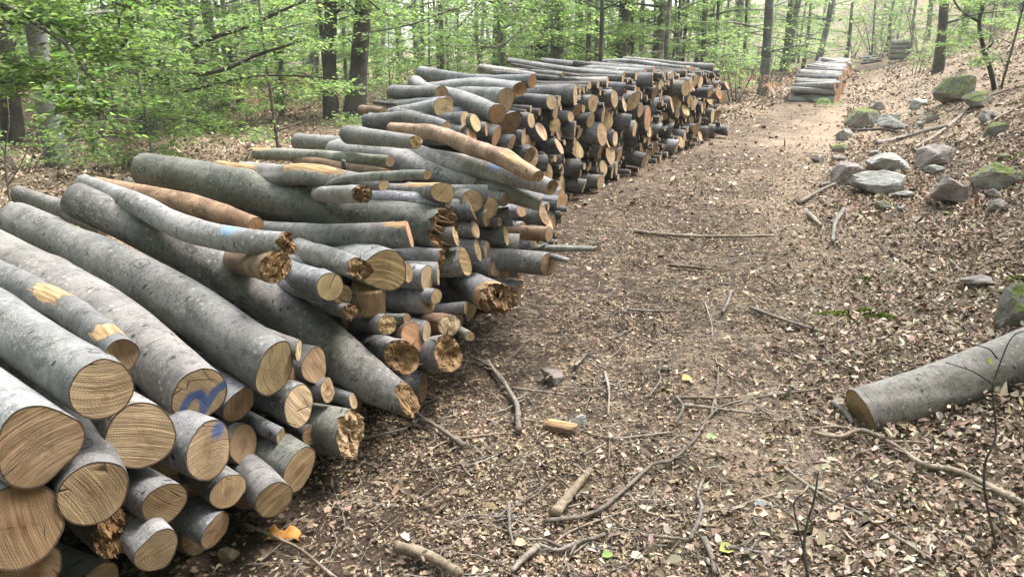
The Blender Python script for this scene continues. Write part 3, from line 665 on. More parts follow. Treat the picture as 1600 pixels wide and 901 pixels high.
# square split block in the middle of the near stack
F = face_pt(577, 473, -.02); sb = MB(); hw = 25*zcam(F)/FPX; hh = 21*zcam(F)/FPX
bvs = []
for i in range(9):
    for j in range(9):
        uu = i/8*2-1; vv = j/8*2-1
        bvs.append((uu*hw*(1+.05*math.sin(vv*2)), -.006*vnoise(uu*3, vv*.6)-.03*(1-uu*uu), vv*hh))
fr = np.array(bvs); bk = fr*np.array([.9, 1, .9])+np.array([0, .35, 0])
Fq = [(i*9+j, i*9+9+j, i*9+10+j, i*9+j+1) for i in range(8) for j in range(8)]
rimi = [i*9 for i in range(9)]+[72+j for j in range(1, 9)]+[i*9+8 for i in range(7, -1, -1)]+[j for j in range(7, 0, -1)]
sb.add(np.vstack([fr, bk]), Fq+[(rimi[k], rimi[k]+81, rimi[(k+1) % 32]+81, rimi[(k+1) % 32]) for k in range(32)], np.vstack([fr, bk])[:, [0, 2, 1]], rr=[.6]*162)
M = Matrix.Translation(F.tolist()) @ Matrix.Rotation(math.radians(12), 4, 'Z')
tag(sb.build('split_block', CUT_K, M=M), 'square brown split face of a short block in mid stack', 'log')

# --- tall stack behind: named logs along its near end and top
G2 = 'logs of the tall stack'
def H2(label, off, L, path, **kw): return hero(label, off, L, path, pl=2, group=G2, **kw)
H2('forked grey log with clean round end at the near side of the tall stack', -.25, 1.7, [(693, 169, 17), (630, 179, 15), (578, 189, 9)], cut='y')
H2('hooked grey log with orange tan end lying over the forked one', -.02, 1.8, [(777, 178, 16), (712, 154, 15), (668, 144, 13), (648, 130, 12)], cut='o')
H2('grey log whose end is split in two shades near the top of the tall stack', .0, 1.6, [(790, 156, 17), (690, 146, 11)], cut='c', bark='l')
H2('long top log with a hollow orange end at the near corner of the tall stack', .02, 1.8, [(812, 140, 13), (740, 132, 11), (665, 140, 11)], cut='o', hollow=.6, bark='l')
H2('dark tipped log highest at the rear corner of the tall stack', -.05, 1.9, [(832, 127, 10), (760, 127, 9), (704, 122, 9), (657, 113, 9)], cut='o')
H2('short grey log behind the hooked one', -.5, 1.2, [(690, 145, 11), (614, 144, 11)], cut='k', bark='b')
H2('knobbly pale log under the hooked one', -.3, 1.5, [(700, 160, 10), (600, 166, 8)], cut='k', bark='l', rough=.12)
H2('small log with tan end peeping out behind the forked one', -.7, 1.0, [(600, 175, 7), (566, 172, 8)], cut='c', bark='p')
H2('long thin pole along the top of the tall stack', -.5, 2.6, [(880, 117, 4), (800, 111, 4), (745, 119, 4)], cut='c', bark='l')
H2('long grey pole running back along the top of the tall stack', -.7, 2.4, [(985, 117, 5), (900, 114, 5), (850, 113, 4)], cut='c', bark='l')
H2('short pole jutting up over the top of the tall stack', -.5, 1.6, [(968, 112, 4), (933, 103, 5)], cut='c', bark='b')
H2('thin pole leaning over the top of the tall stack', .0, 1.7, [(976, 143, 4), (920, 127, 4)], cut='o', bark='p')
for (u, v, r, cu, lb) in [(728, 188, 14, 'y', 'oval end right under the forked log'), (743, 192, 14, 'y', 'chipped yellow end beside the oval one under the hooked log'), (760, 202, 12, 'o', 'orange end of a dark log low under the hooked one'),
    (697, 203, 13, 'o', 'orange half round end over the tan peeled log'), (721, 208, 13, 'o', 'orange pointed end over the tan peeled log'), (737, 213, 13, 'o', 'second orange end over the tan peeled log'),
    (776, 213, 16, 'o', 'tall orange end left of the cracked heart end'), (796, 194, 20, 'k', 'large cracked end below the two shade log'), (799, 225, 14, 'c', 'tan end below the large cracked one'),
    (830, 188, 13, 'c', 'round tan end with brown heart near the corner'), (846, 205, 15, 'c', 'tan end over a leaning tall one'), (867, 196, 13, 'y', 'wide yellow oval end set crosswise'),
    (818, 216, 11, 'c', 'smaller round end right of the large cracked one'), (832, 244, 17, 'k', 'big round end with dark heart above the tan peeled tip'), (899, 149, 17, 'c', 'large round end just under the top'),
    (901, 173, 12, 'o', 'orange end right under the large round top one'), (862, 160, 11, 'c', 'pale oval end under the top poles'), (868, 176, 10, 'c', 'small leaning oval end under the pale oval one'), (990, 158, 17, 'c', 'thick log with split tan end high in the stack'),
    (1012, 185, 20, 'o', 'tall bright orange end'), (1022, 172, 19, 'c', 'tall dull end beside the bright orange one'), (1068, 145, 15, 'c', 'thick dark log with tan end high near the far corner'), (1020, 125, 11, 'o', 'orange end on the top row near the middle'), (975, 140, 11, 'o', 'row end of orange slivers on top')]:
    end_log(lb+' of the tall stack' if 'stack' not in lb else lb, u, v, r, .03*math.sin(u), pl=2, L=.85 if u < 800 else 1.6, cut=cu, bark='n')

# --- the rest of both stacks: ends packed over the front, in courses from the ground up
ORD = 'first second third fourth fifth sixth seventh eighth ninth tenth eleventh twelfth thirteenth fourteenth fifteenth sixteenth seventeenth eighteenth nineteenth twentieth'.split()
TENS = {20: 'twenty', 30: 'thirty', 40: 'forty', 50: 'fifty'}
def ordinal(i):
    return ORD[i-1] if i <= 20 else ({30: 'thirtieth', 40: 'fortieth', 50: 'fiftieth'}[i] if i % 10 == 0 else TENS[i//10*10]+'-'+ORD[i % 10-1])
PACKED = {}
def pack(pl, y0, y1, top, radii, tries, offm, offs, L, stackname, seed, maxn):
    k, c = PL[pl]; q = math.sqrt(1+k*k); rl = np.random.RandomState(seed); new = []; D = list(discs[pl])
    for r_lo, r_hi in radii:
        for _ in range(tries):
            y = y0+(y1-y0)*rl.rand(); r = r_lo+(r_hi-r_lo)*rl.rand(); zt = np.interp(y, *zip(*top)); z = r+(max(zt-r, r)-r)*rl.rand(); s = y*q
            if all((s-a)**2+(z-b)**2 > (.97*(r+rr))**2 for a, b, rr in D):
                D.append((s, z, r)); new.append((y, z, r))
            if len(new) >= maxn: break
    PACKED[pl] = D; courses = {}
    for it in new: courses.setdefault(int(it[1]/.16), []).append(it)
    for ci in sorted(courses):
        for j, (y, z, r) in enumerate(sorted(courses[ci])):
            off = offm+offs*rl.randn(); x = k*y+c+off*q-.06*z
            F = np.array([x, y, z+float(zg(x, y))]); d = axis_dir(y, pl, rl)
            if pl == 1: d[2] = -.08*rl.rand()
            size = 'thin' if r < .045 else 'medium' if r < .075 else 'thick'
            cu = rl.choice(['c', 'c', 'c', 'k', 'o', 'y', 'c']); ba = rl.choice(['n', 'n', 'n', 'b', 'g'])  # fill logs mostly take the bark with shade painted in
            o = put(F, F+d*L*(.85+.3*rl.rand()), r, r*(.75+.3*rl.rand()), int(rl.randint(1e6)), pl, n=10, bark=ba, cut=cu, bow=.02, tilt=tuple(.25*rl.randn(2)), rough=.06, **({'jag': .25} if cu == 's' else {}))
            tag(o, f'{size} plain log, {ordinal(j+1)} from the near end, {ordinal(ci+1)} course of the {stackname}', 'log', 'logs of the '+stackname)
    return len(new)
n1 = pack(1, 1.5, 6.3, [(1.5, .7), (2.5, .36), (3.2, .45), (3.8, .6), (4.5, .55), (5.2, .42), (6.5, .3)], [(.055, .085), (.035, .055)], 1400, -.2, .05, 1.2, 'near stack', 5, 45)
n2 = pack(2, 7.2, 14.9, [(7.2, 1.0), (8.5, 1.15), (10, 1.2), (13, 1.22), (14.9, 1.05)], [(.08, .12), (.055, .08), (.04, .055), (.028, .036)], 2500, -.02, .08, 1.6, 'tall stack', 6, 150)
def small_wood(pl, y0, y1, top, offm, offs, L, seed, label, want):
    k, c = PL[pl]; q = math.sqrt(1+k*k); rl = np.random.RandomState(seed); D = np.array(PACKED[pl]); mb = MB(); n = 0
    for t in range(30000):
        if n >= want: break
        y = y0+(y1-y0)*rl.rand(); r = rl.uniform(.024, .06) if t < 12000 else rl.uniform(.012, .024); zt = np.interp(y, *zip(*top)); z = r+(zt-r)*rl.rand()
        if (np.hypot(D[:, 0]-y*q, D[:, 1]-z) < .9*(D[:, 2]+r)).any(): continue
        D = np.vstack([D, [y*q, z, r]]); n += 1; x = k*y+c+(offm+offs*rl.randn())*q-.06*z; F = np.array([x, y, z+float(zg(x, y))]); d = axis_dir(y, pl, rl)
        P_, R_ = resample([F, F+d*L], [r, r*.9], 3); tube(mb, P_, R_, 10, 3, .08, n % 90, caps=False)
        a = np.arange(10)/10*2*math.pi; x_ = np.cross([0, 0, 1.], d); x_ /= np.linalg.norm(x_); y_ = np.cross(d, x_); ring = np.outer(np.cos(a), x_)*r+np.outer(np.sin(a), y_)*r
        mb.add(np.vstack([F+ring, F+.93*ring-d*.001, F]), [(j, (j+1) % 10, 10+(j+1) % 10, 10+j) for j in range(10)]+[(10+j, 10+(j+1) % 10, 20) for j in range(10)], np.vstack([ring, ring*.93, 0*ring[:1]])+n*.37, rr=[1.]*10+[.93]*10+[0.], mi=1)
    return tag(mb.build('stacked_logs', [BARK_SHADE, CUT], smooth=False), label, 'log stack', kind='stuff')
small_wood(2, 6.9, 14.9, [(7.2, 1.0), (8.5, 1.2), (10, 1.25), (13, 1.25), (14.9, 1.1)], -.05, .05, 1.3, 61, 'thin round wood filling the gaps of the tall stack', 650)
small_wood(1, 2.6, 6.4, [(2.6, .4), (3.2, .5), (3.8, .65), (4.5, .6), (5.2, .5), (6.5, .35)], -.2, .05, 1.0, 62, 'thin round wood deep in the gaps of the near stack', 260)
print('logs', LOGN[0], n1, n2)
# logs on the top of the tall stack, lying side by side
rl = np.random.RandomState(21)
for i in range(16):
    y = 9.6+i*.33+.1*rl.rand(); k, c = PL[2]; x = k*y+c-.25*rl.rand()-.1; r = .045+.04*rl.rand()
    F = np.array([x, y, 1.22+.05*rl.randn()]); d = axis_dir(y, 2, rl)
    o = put(F, F+d*(1.5+.3*rl.rand()), r, r*.8, 900+i, 2, bark=rl.choice(['b', 'l', 'l']), cut=rl.choice(['o', 'c']), bow=.03, rough=.07)
    tag(o, f'log on the top layer of the tall stack, {ordinal(i+1)} from the near side', 'log', G2)

# --- far stack along the track
def far_log(y, z, r, off, i, rl, L=1.25):
    k, c = PL[3]; x = k*y+c+off; F = np.array([x, y, z+float(zg(x, y))]); d = axis_dir(y, 3, rl)
    return put(F, F+d*L, r, r*.85, 3000+i, 3, bark=rl.choice(['b', 'n', 'l']), cut=rl.choice(['o', 'c', 'o']), n=6, frings=2, rough=.05)
i = 0
for lay, (z, n_) in enumerate([(.62, 14), (.45, 3), (.28, 3), (.1, 4)]):
    y = 22.2+z*2.4
    for j in range(n_):
        r = .10+.05*rl.rand(); y += r*1.9; i += 1
        o = far_log(y, z+.03*rl.randn(), r, .04*rl.randn()-.05, i, rl)
        tag(o, f'log in the far stack by the bend, {ordinal(j+1)} from the near end, {["top", "second", "third", "bottom"][lay]} layer', 'log', 'logs of the far stack')
fm = MB()
for y in np.arange(22.7, 38, .25):
    for z in (.1, .3, .5, .64):
        if z > .6 and y < 26: continue
        k, c = PL[3]; r = .09+.05*rl.rand(); x = k*y+c+.05*rl.randn()-.12; F = np.array([x, y+.1*rl.randn(), z+float(zg(x, y))+.03*rl.randn()]); d = axis_dir(y, 3, rl)
        tube(fm, [F+d*.003, F+d*1.25], [r, r*.85], 8, 3, .1, i, caps=False); i += 1
        a = np.arange(8)/8*2*math.pi; x_ = np.cross([0, 0, 1.], d); x_ /= np.linalg.norm(x_); y_ = np.cross(d, x_)
        fm.add(F+np.outer(np.cos(a), x_)*r+np.outer(np.sin(a), y_)*r, [tuple(range(8))], None, rr=[.5]*8, mi=1)
tag(fm.build('stacked_logs', [BARK, CUT_O], smooth=False), 'rest of the long low stack running away beside the track', 'log stack', kind='stuff')
# little stack at the head of the track, crossing it, and loose poles
for j in range(4):
    p = gnd(1403, 94); r = .12; c = p+np.array([0, .0, .13+j*.25])
    o = put(c+np.array([-.5, 0, 0]), c+np.array([.5, .05, 0]), r, r, 4000+j, 3, bark='l', cut='c', n=6, frings=2)
    o.name = 'beech_log'; tag(o, f'pale log of the small pile at the head of the track, {ordinal(j+1)} from the ground', 'log', 'logs at the head of the track')
for j, (u0, v0, u1, v1) in enumerate([(1345, 104, 1378, 99), (1350, 101, 1376, 95), (1357, 97, 1383, 101), (1342, 99, 1370, 94), (1369, 93, 1386, 101), (1348, 106, 1374, 104)]):
    a, b = gnd(u0, v0), gnd(u1, v1); a[2] += .15+.05*j; b[2] += .12+.04*j
    b = a+(b-a)*min(1, 3/np.linalg.norm(b-a))
    o = put(a, b, .07, .05, 4100+j, 3, bark='b', cut='k', n=6, frings=2); tag(o, f'loose grey pole in the jumble past the far stack, {ordinal(j+1)} from its near side', 'log', 'poles past the far stack')
# fallen log on the right
a = gnd(1340, 664); b = gnd(1700, 562); b[2] += .10
d = (b-a)/np.linalg.norm(b-a)
r0 = 37*zcam(a)/FPX; a[2] = float(zg(a[0], a[1]))+r0*.6
o = put(a, a+d*1.9, r0, r0*1.18, 77, 1, bark='l', cut='c', knots=9, tilt=(-.1, .2), n=60, bow=.035, rough=.07); discs[1].pop()
tag(o, 'single thick grey log lying alone on the leaves at the right of the track', 'log')

n = 900; rs_ = np.random.RandomState(17); t = 1.9*rs_.rand(n); e = rs_.rand(n)**1.6*.16; sd_ = rs_.choice([-1, 1], n); nn = np.array([d[1], -d[0]])
x = a[0]+d[0]*t+nn[0]*sd_*(r0*1.0+e); y = a[1]+d[1]*t+nn[1]*sd_*(r0*1.0+e); L = .03*np.exp(.35*rs_.randn(n))
ld = leaf_arr('leaf_drift', np.stack([x, y, zg(x, y)+.01+.07*(1-e/.16)*rs_.rand(n)], 1), randdir(n, rs_, .4), upn(n, rs_, .6), L, L*.6, pal(BROWN, n, rs_, .28), LITTER, fold=.5*rs_.rand(n), curl=.4*rs_.randn(n), jit=.08)
tag(ld, 'dry leaves drifted against the single fallen log', 'dead leaves', kind='stuff')
# ---------------------------------------------------------------- sticks, branches, stones on the ground
def stick(name, label, pts, rpx, mat=STICK, fork=(), cat='stick', lift=.7, taper=.6, wob=.25, group=None):
    P = [gnd(u, v) for u, v in pts]; r = .78*rpx*zcam(P[0])/FPX; rl_ = np.random.RandomState(len(bpy.data.objects))
    P = [p+np.array([*(r*.4*rl_.randn(2)*(0 < i < len(P)-1)), r*1.1+.016]) for i, p in enumerate(P)]; mb = MB()
    Pn, Rn = tube(mb, P, np.linspace(r, r*taper, len(P)), 9, len(P)*6, wob, len(bpy.data.objects) % 97)
    Ln = np.linalg.norm(Pn[-1]-Pn[0])
    for _ in range(int(min(5, Ln/.16))):          # snapped side twigs
        i = rl_.randint(1, len(Pn)-1); t = Pn[i+1]-Pn[i-1]; t /= np.linalg.norm(t)+1e-9; a_ = math.atan2(t[1], t[0])+rl_.choice([-1, 1])*rl_.uniform(.5, 1.1); l_ = rl_.uniform(.02, .09)
        e_ = Pn[i]+l_*np.array([math.cos(a_), math.sin(a_), .25*rl_.rand()]); tube(mb, [Pn[i], (Pn[i]+e_)/2+.004*rl_.randn(3), e_], [Rn[i]*.6, Rn[i]*.42, Rn[i]*.25], 5, 5, .2, 3)
    for fk in fork:
        Q = [gnd(u, v) for u, v in fk]; Q = [q+np.array([0, 0, r*1.1+.016]) for i, q in enumerate(Q)]
        k = np.argmin(np.linalg.norm(Pn-Q[0], axis=1)); Q[0] = Pn[k]
        tube(mb, Q, np.linspace(r*.75, r*.3, len(Q)), 7, len(Q)*5, wob, len(bpy.data.objects) % 89)
    return tag(mb.build(name, mat), label, cat, group)
ST_ = [
 ('fallen_branch', 'long forked dead branch curving across the middle of the track', [(850, 825), (925, 815), (975, 775), (1020, 735), (1045, 728), (1085, 695), (1110, 660), (1135, 640), (1190, 628), (1280, 617)], 5, STICK, [[(1112, 658), (1120, 610), (1122, 580)], [(1085, 695), (1060, 690), (1040, 705)]]),
 ('stick', 'short thick stick with yellow moss at one end, beside the long forked branch', [(866, 818), (893, 783), (922, 748)], 11, STICKT, []),
 ('stick', 'bent grey stick standing out on bare soil right of the forked branch', [(1078, 852), (1093, 805), (1090, 785), (1098, 757)], 5, STICK, []),
 ('stick', 'grey branch piece with thicker blunt end near the crumbling log', [(810, 683), (805, 640), (788, 610), (762, 572)], 7, STICK, [[(800, 640), (775, 590), (735, 565)]]),
 ('stick', 'thin stick running right from the blunt grey branch piece', [(800, 614), (840, 618), (882, 624)], 3, STICK, []),
 ('stick', 'brown stick on the soil just below the crooked log tip', [(725, 706), (690, 680), (650, 655)], 6, STICK, []),
 ('stick', 'thin stick poking from under the thick chipped log', [(550, 697), (590, 690), (637, 678)], 4, STICK, []),
 ('stick', 'brown straight stick under the upper fork of the long branch', [(1058, 628), (1110, 630), (1150, 628)], 4, STICKT, []),
 ('stick', 'straight stick crossing under the fork of the long branch', [(1066, 641), (1120, 648), (1188, 656)], 4, STICK, []),
 ('stick', 'stubby stick joining the straight one beside the fork', [(1056, 628), (1063, 645), (1055, 670)], 4, STICK, []),
 ('stick', 'long thin purple grey stick on the chips behind the bare sapling', [(1225, 742), (1290, 788), (1340, 812), (1400, 850), (1462, 890)], 4, STICK, [[(1262, 768), (1245, 790)]]),
 ('fallen_branch', 'thick tan branch snaking down from the fallen grey log', [(1600, 800), (1500, 747), (1440, 735), (1400, 710), (1345, 684), (1310, 692), (1270, 685)], 7, STICKT, [[(1345, 684), (1300, 676), (1268, 680)], [(1385, 702), (1420, 700), (1450, 702)]]),
 ('stick', 'pale thin branch on the ground beside the white wood chunk', [(385, 830), (440, 850), (475, 872), (520, 910)], 4, STICKT, []),
 ('stick', 'thick broken stick cut off by the lower picture edge', [(620, 872), (660, 885), (720, 912)], 13, STICKT, []),
 ('stick', 'short upright looking dark twig left of the mossy stick', [(795, 795), (798, 830), (802, 862)], 4, STICK, []),
 ('stick', 'forked twig below the mossy thick stick', [(945, 848), (900, 858), (870, 870), (840, 862)], 5, STICK, [[(880, 866), (850, 855), (820, 853)], [(900, 858), (890, 880)]]),
 ('stick', 'stick at the lower edge left of the forked twig', [(840, 868), (820, 888), (800, 905)], 8, STICK, []),
 ('stick', 'dark twig leading to the bent grey stick', [(1000, 845), (1040, 850), (1076, 852)], 4, STICK, []),
 ('stick', 'short thick stick at the lower edge below the bent grey one', [(1098, 855), (1108, 880), (1116, 908)], 7, STICK, []),
 ('stick', 'dark stick right of the green leaves at the lower edge', [(1120, 862), (1170, 872), (1230, 882)], 4, STICK, [[(1170, 872), (1185, 850)]]),
 ('stick', 'long pale stick lying across the track in the middle distance', [(990, 368), (1060, 374), (1130, 376), (1210, 375)], 4, STICKT, []),
 ('stick', 'short stick on the track below the long pale one', [(1045, 421), (1075, 423), (1102, 427)], 4, STICKT, []),
 ('stick', 'dark curved stick on the chips left of the moss patch', [(1172, 488), (1220, 505), (1285, 526)], 4, STICK, []),
 ('stick', 'small upright slanting stick on mid track', [(1128, 496), (1136, 478), (1142, 460)], 4, STICK, []),
 ('stick', 'straight thin stick beside the slanting one on mid track', [(980, 490), (1020, 493), (1072, 492)], 3, STICK, []),
 ('stick', 'stick on the track just past the thick chipped end', [(898, 580), (910, 568), (915, 562)], 4, STICK, []),
 ('fallen_branch', 'long bare branch lying down the leafy bank from its top', [(1425, 238), (1470, 210), (1537, 158), (1620, 132)], 4, STICK, []),
 ('fallen_branch', 'forked dead branch low on the bank by the right edge', [(1493, 229), (1557, 190), (1620, 158)], 4, STICKT, [[(1557, 190), (1550, 205), (1540, 222)]]),
 ('fallen_branch', 'stout grey branch lying behind the pale stones', [(1368, 230), (1412, 219), (1480, 202)], 5, STICK, []),
 ('stick', 'thin stick leaning down from the purple stone to the track', [(1246, 323), (1297, 294), (1335, 284)], 4, STICK, []),
 ('stick', 'dark stick behind the mossy stone on the bank foot', [(1330, 208), (1375, 206), (1412, 212)], 3, TWIGD, []),
 ('stick', 'grey piece of stick below the purple stone', [(1262, 340), (1272, 350), (1282, 360)], 5, STICK, []),
 ('stick', 'forked dry twig below the pale stones', [(1318, 335), (1304, 355), (1300, 385)], 5, STICK, [[(1304, 355), (1290, 350)]]),
 ('stick', 'purple brown stick against the end of the fallen log', [(1300, 640), (1318, 655), (1330, 672)], 7, STICK, []),
 ('stick', 'twig on the bare soil right of the small flat rock', [(945, 590), (952, 620), (950, 655)], 3, STICK, []),
]
for s in ST_: stick(s[0], s[1], s[2], s[3], s[4], s[5], 'branch' if 'branch' in s[0] else 'stick')
rl = np.random.RandomState(8)
for i in range(26):           # other loose twigs
    u, v = rl.uniform(640, 1500), rl.uniform(430, 880); p = gnd(u, v)
    if p[0]-float(pile_x(p[1])) < .4: continue
    a = rl.rand()*6.28; l = .12+.25*rl.rand(); b = a+.7*rl.randn(); p1 = p+l*np.array([math.cos(a), math.sin(a), 0]); p2 = p1+l*.7*np.array([math.cos(b), math.sin(b), 0])
    if (p2[0]-float(pile_x(p2[1]))) < .2: continue
    P = [np.array([*q[:2], float(zg(q[0], q[1]))+.012]) for q in (p, p1, p2)]; mb = MB(); r = .003+.004*rl.rand()
    tube(mb, P, [r, r*.9, r*.5], 6, 12, .2, i); tag(mb.build('twig', STICK if i % 2 else STICKT), 'small loose dry twig lying on the brown track', 'twig', 'loose twigs on the track')

def rock(label, u, v, wpx, hpx, mat, seed, name='stone', deep=.9, cat='stone', sink=.22, ang=.35):
    b = gnd(u, v+hpx/2); zc = zcam(b); wv = wpx*zc/FPX/2; hv = hpx*zc/FPX/2*1.05; rl = np.random.RandomState(seed)
    N1, N2 = 26, 16; th = np.linspace(0, 2*math.pi, N1, endpoint=False); ph = np.linspace(-math.pi/2, math.pi/2, N2)
    D = np.array([[math.cos(p)*math.cos(t), math.cos(p)*math.sin(t), math.sin(p)] for p in ph for t in th])
    r = np.full(len(D), 1.35)
    for _ in range(18):                          # cut flat facets off a ball
        nrm = rl.randn(3); nrm /= np.linalg.norm(nrm); dd = .60+ang*rl.rand(); r = np.minimum(r, dd/np.clip(D@nrm, 1e-3, None))
    r = r*(1+.05*fbm(D[:, 0]*3+seed, D[:, 1]*3+D[:, 2]*2, 3)); V = D*r[:, None]; V /= abs(V).max(0)
    V = V*np.array([wv, wv*deep, hv]); V[:, :2] = V[:, :2]; mb = MB()
    F = [(i*N1+j, i*N1+(j+1) % N1, (i+1)*N1+(j+1) % N1, (i+1)*N1+j) for i in range(N2-1) for j in range(N1)]
    mb.add(V, F); c = b+np.array([0, wv*deep*.6, hv*(1-sink)])
    c[2] = float(zg(b[0], b[1]+wv*deep*.5))+hv*(1-2*sink)
    o = mb.build(name, mat, M=Matrix.Translation(c.tolist()) @ Matrix.Rotation(rl.randn()*.15, 4, 'Y'), smooth=False); return tag(o, label, cat)
for i, a in enumerate([
    ('yellow green moss covered stone at the foot of the bank by the far track', 1352, 180, 58, 40, ROCK_M), ('small flat grey stone below the moss covered one', 1320, 209, 30, 24, ROCK_G), ('pale layered stone right of the moss covered one', 1398, 191, 48, 28, ROCK_G),
    ('angular purple brown stone standing at the track edge', 1328, 264, 58, 52, ROCK_P), ('broad pale grey stone behind the cracked one', 1396, 249, 80, 38, ROCK_G), ('long cracked pale stone in front of its group', 1377, 284, 96, 44, ROCK_G),
    ('brown grey rounded stone up the bank behind its group', 1468, 241, 66, 42, ROCK_P), ('pinkish blocky stone half sunk in leaves', 1492, 295, 64, 50, ROCK_P), ('stone with bright green moss cap on the bank', 1574, 268, 84, 52, ROCK_M),
    ('small purple stone left of the angular one', 1279, 246, 24, 18, ROCK_P), ('small whitish stone below the brown grey one', 1463, 264, 34, 20, ROCK_G), ('big rounded boulder with moss side high on the bank', 1503, 133, 82, 48, ROCK_M),
    ('smaller mossy boulder beside the big rounded one', 1535, 150, 50, 30, ROCK_M), ('tall mossy stone standing above the end of the fallen log', 1592, 468, 60, 88, ROCK_M), ('dark flat stone in the leaves on the bank', 1530, 440, 58, 24, ROCK_P),
    ('small flat tan rock on the soil between stack and track', 866, 585, 42, 34, ROCK_P), ('small pale lump of rock by the split wood piece', 906, 655, 26, 24, ROCK_G), ('little round stone alone on mid track', 1040, 575, 20, 14, ROCK_G),
    ('white stone near the lower edge of the track', 1190, 786, 22, 18, ROCK_G), ('grey stone high on the bank under the bent branch', 1560, 200, 40, 28, ROCK_M), ('small pale stone in front of the cracked one', 1415, 303, 30, 16, ROCK_G)]): rock(*a, 40+i)
rl = np.random.RandomState(19)
for i in range(22):
    u, v = rl.uniform(1260, 1590), rl.uniform(150, 330)
    if u < 1250+(330-v)*.45 and v < 240: u += 90
    w_ = rl.uniform(12, 34); tag(rock('small grey stone half sunk among leaves on the bank', u, v, w_, w_*rl.uniform(.5, .8), [ROCK_G, ROCK_P, ROCK_M][i % 3], 140+i), group='small stones on the bank')
# wood chunk, bark scrap, split piece
rock('broken whitish chunk of wood by the foot of the stack', 352, 868, 46, 36, STICKT, 71, 'wood_chunk', .6, 'wood chunk', .05, .1)
p = gnd(443, 842); mb = MB(); V = []
for i in range(7):
    for j in range(4): V.append(((i/6-.5)*.13*(1-.15*(j % 2)), (j/3-.5)*.045*(1+.3*math.sin(i*2)), .012*math.sin(i*1.7)+.02*(j/3)+.01))
mb.add(V, [(i*4+j, i*4+4+j, i*4+5+j, i*4+j+1) for i in range(6) for j in range(3)], pe=None); M_or, t_, p_ = newmat('orange_inner_bark'); p_.inputs['Base Color'].default_value = (.55, .24, .05, 1); p_.inputs['Roughness'].default_value = .8
g = NG(t_); g.link(g.mix(g.noise(g.n('ShaderNodeTexCoord').outputs['Object'], 40, 4), (.28, .11, .03), (.7, .34, .08)), p_.inputs['Base Color'])
o = mb.build('bark_scrap', M_or, M=Matrix.Translation(p.tolist())); so = o.modifiers.new('thick', 'SOLIDIFY'); so.thickness = .006
tag(o, 'bright orange scrap of bark on the soil near the stack', 'bark')
a, b = gnd(852, 672), gnd(902, 682); r = 13*zcam(a)/FPX
o = put(a+np.array([0, 0, r*.6]), b+np.array([0, 0, r*.6]), r*.8, r*.9, 66, 1, bark='p', cut='s', jag=.6, peel=[(.5, .6, 1)]); discs[1].pop(); o.name = 'split_wood'
tag(o, 'short split piece of wood alone on the track', 'wood piece')

# ---------------------------------------------------------------- moss and low plants
def moss(label, spots, rs):
    Ps = []
    for (u, v, wpx, hpx) in spots:
        c = gnd(u, v); wv = wpx*zcam(c)/FPX/2; hv = wv*.55; n = 1500
        a = rs.rand(n)*6.28; r = np.sqrt(rs.rand(n)); x = c[0]+wv*r*np.cos(a)*(1+.3*np.sin(3*a)); y = c[1]+hv*r*np.sin(a)*(1+.3*np.cos(2*a))
        Ps.append(np.stack([x, y, zg(x, y)+.035*(1-r*r)*(.4+.6*rs.rand(n))], 1))
    P = np.concatenate(Ps); n = len(P)
    o = leaf_arr('moss', P, randdir(n, rs, .8), upn(n, rs, .8), .008+.012*rs.rand(n), .006+.006*rs.rand(n), pal([(.10, .15, .02), (.16, .21, .03), (.07, .10, .015), (.22, .26, .05)], n, rs), MOSSM, hexa=False)
    return tag(o, label, 'moss', kind='stuff')
moss('low green moss cushions on the chips near the bank', [(1312, 494, 70, 22), (1352, 490, 30, 20), (1378, 498, 44, 16), (1348, 440, 26, 10)], rs)
moss('bright moss cap and clumps on the leafy bank', [(1578, 252, 80, 24), (1588, 440, 40, 30), (1535, 200, 30, 20), (1590, 160, 40, 20), (1445, 168, 40, 14), (1368, 222, 30, 12)], rs)
GREENS = [(.105, .175, .05), (.135, .205, .065), (.075, .13, .042), (.18, .245, .10), (.11, .16, .058)]
def bigleaf(label, u, v, px, col, name='fallen_leaf'):
    c = gnd(u, v); L_ = px*zcam(c)/FPX; P = np.array([c+np.array([-L_/2, 0, .018])])
    o = leaf_arr(name, P, np.array([[1., .3, .05]]), np.array([[.1, -.2, 1.]]), np.array([L_]), np.array([L_*.75]), np.array([col]), LITTER, .2, .2); tag(o, label, 'leaf')
for a in [('green leaf lying on the soil right of the mossy stick', 950, 878, 20, (.18, .27, .08)), ('pale tan leaf flat on the soil by the green one', 996, 879, 22, (.55, .43, .3)), ('big tan leaf alone on the chips', 1190, 813, 28, (.55, .42, .28)), ('fresh green leaf under the forked branch', 1113, 690, 20, (.25, .33, .16)),
          ('orange leaf near the upper fork of the branch', 1075, 597, 20, (.6, .32, .12)), ('yellow green leaf by the short sticks at the edge', 1138, 868, 30, (.3, .32, .1)), ('tan leaf below the dark upright twig', 815, 857, 22, (.5, .35, .22))]: bigleaf(*a)

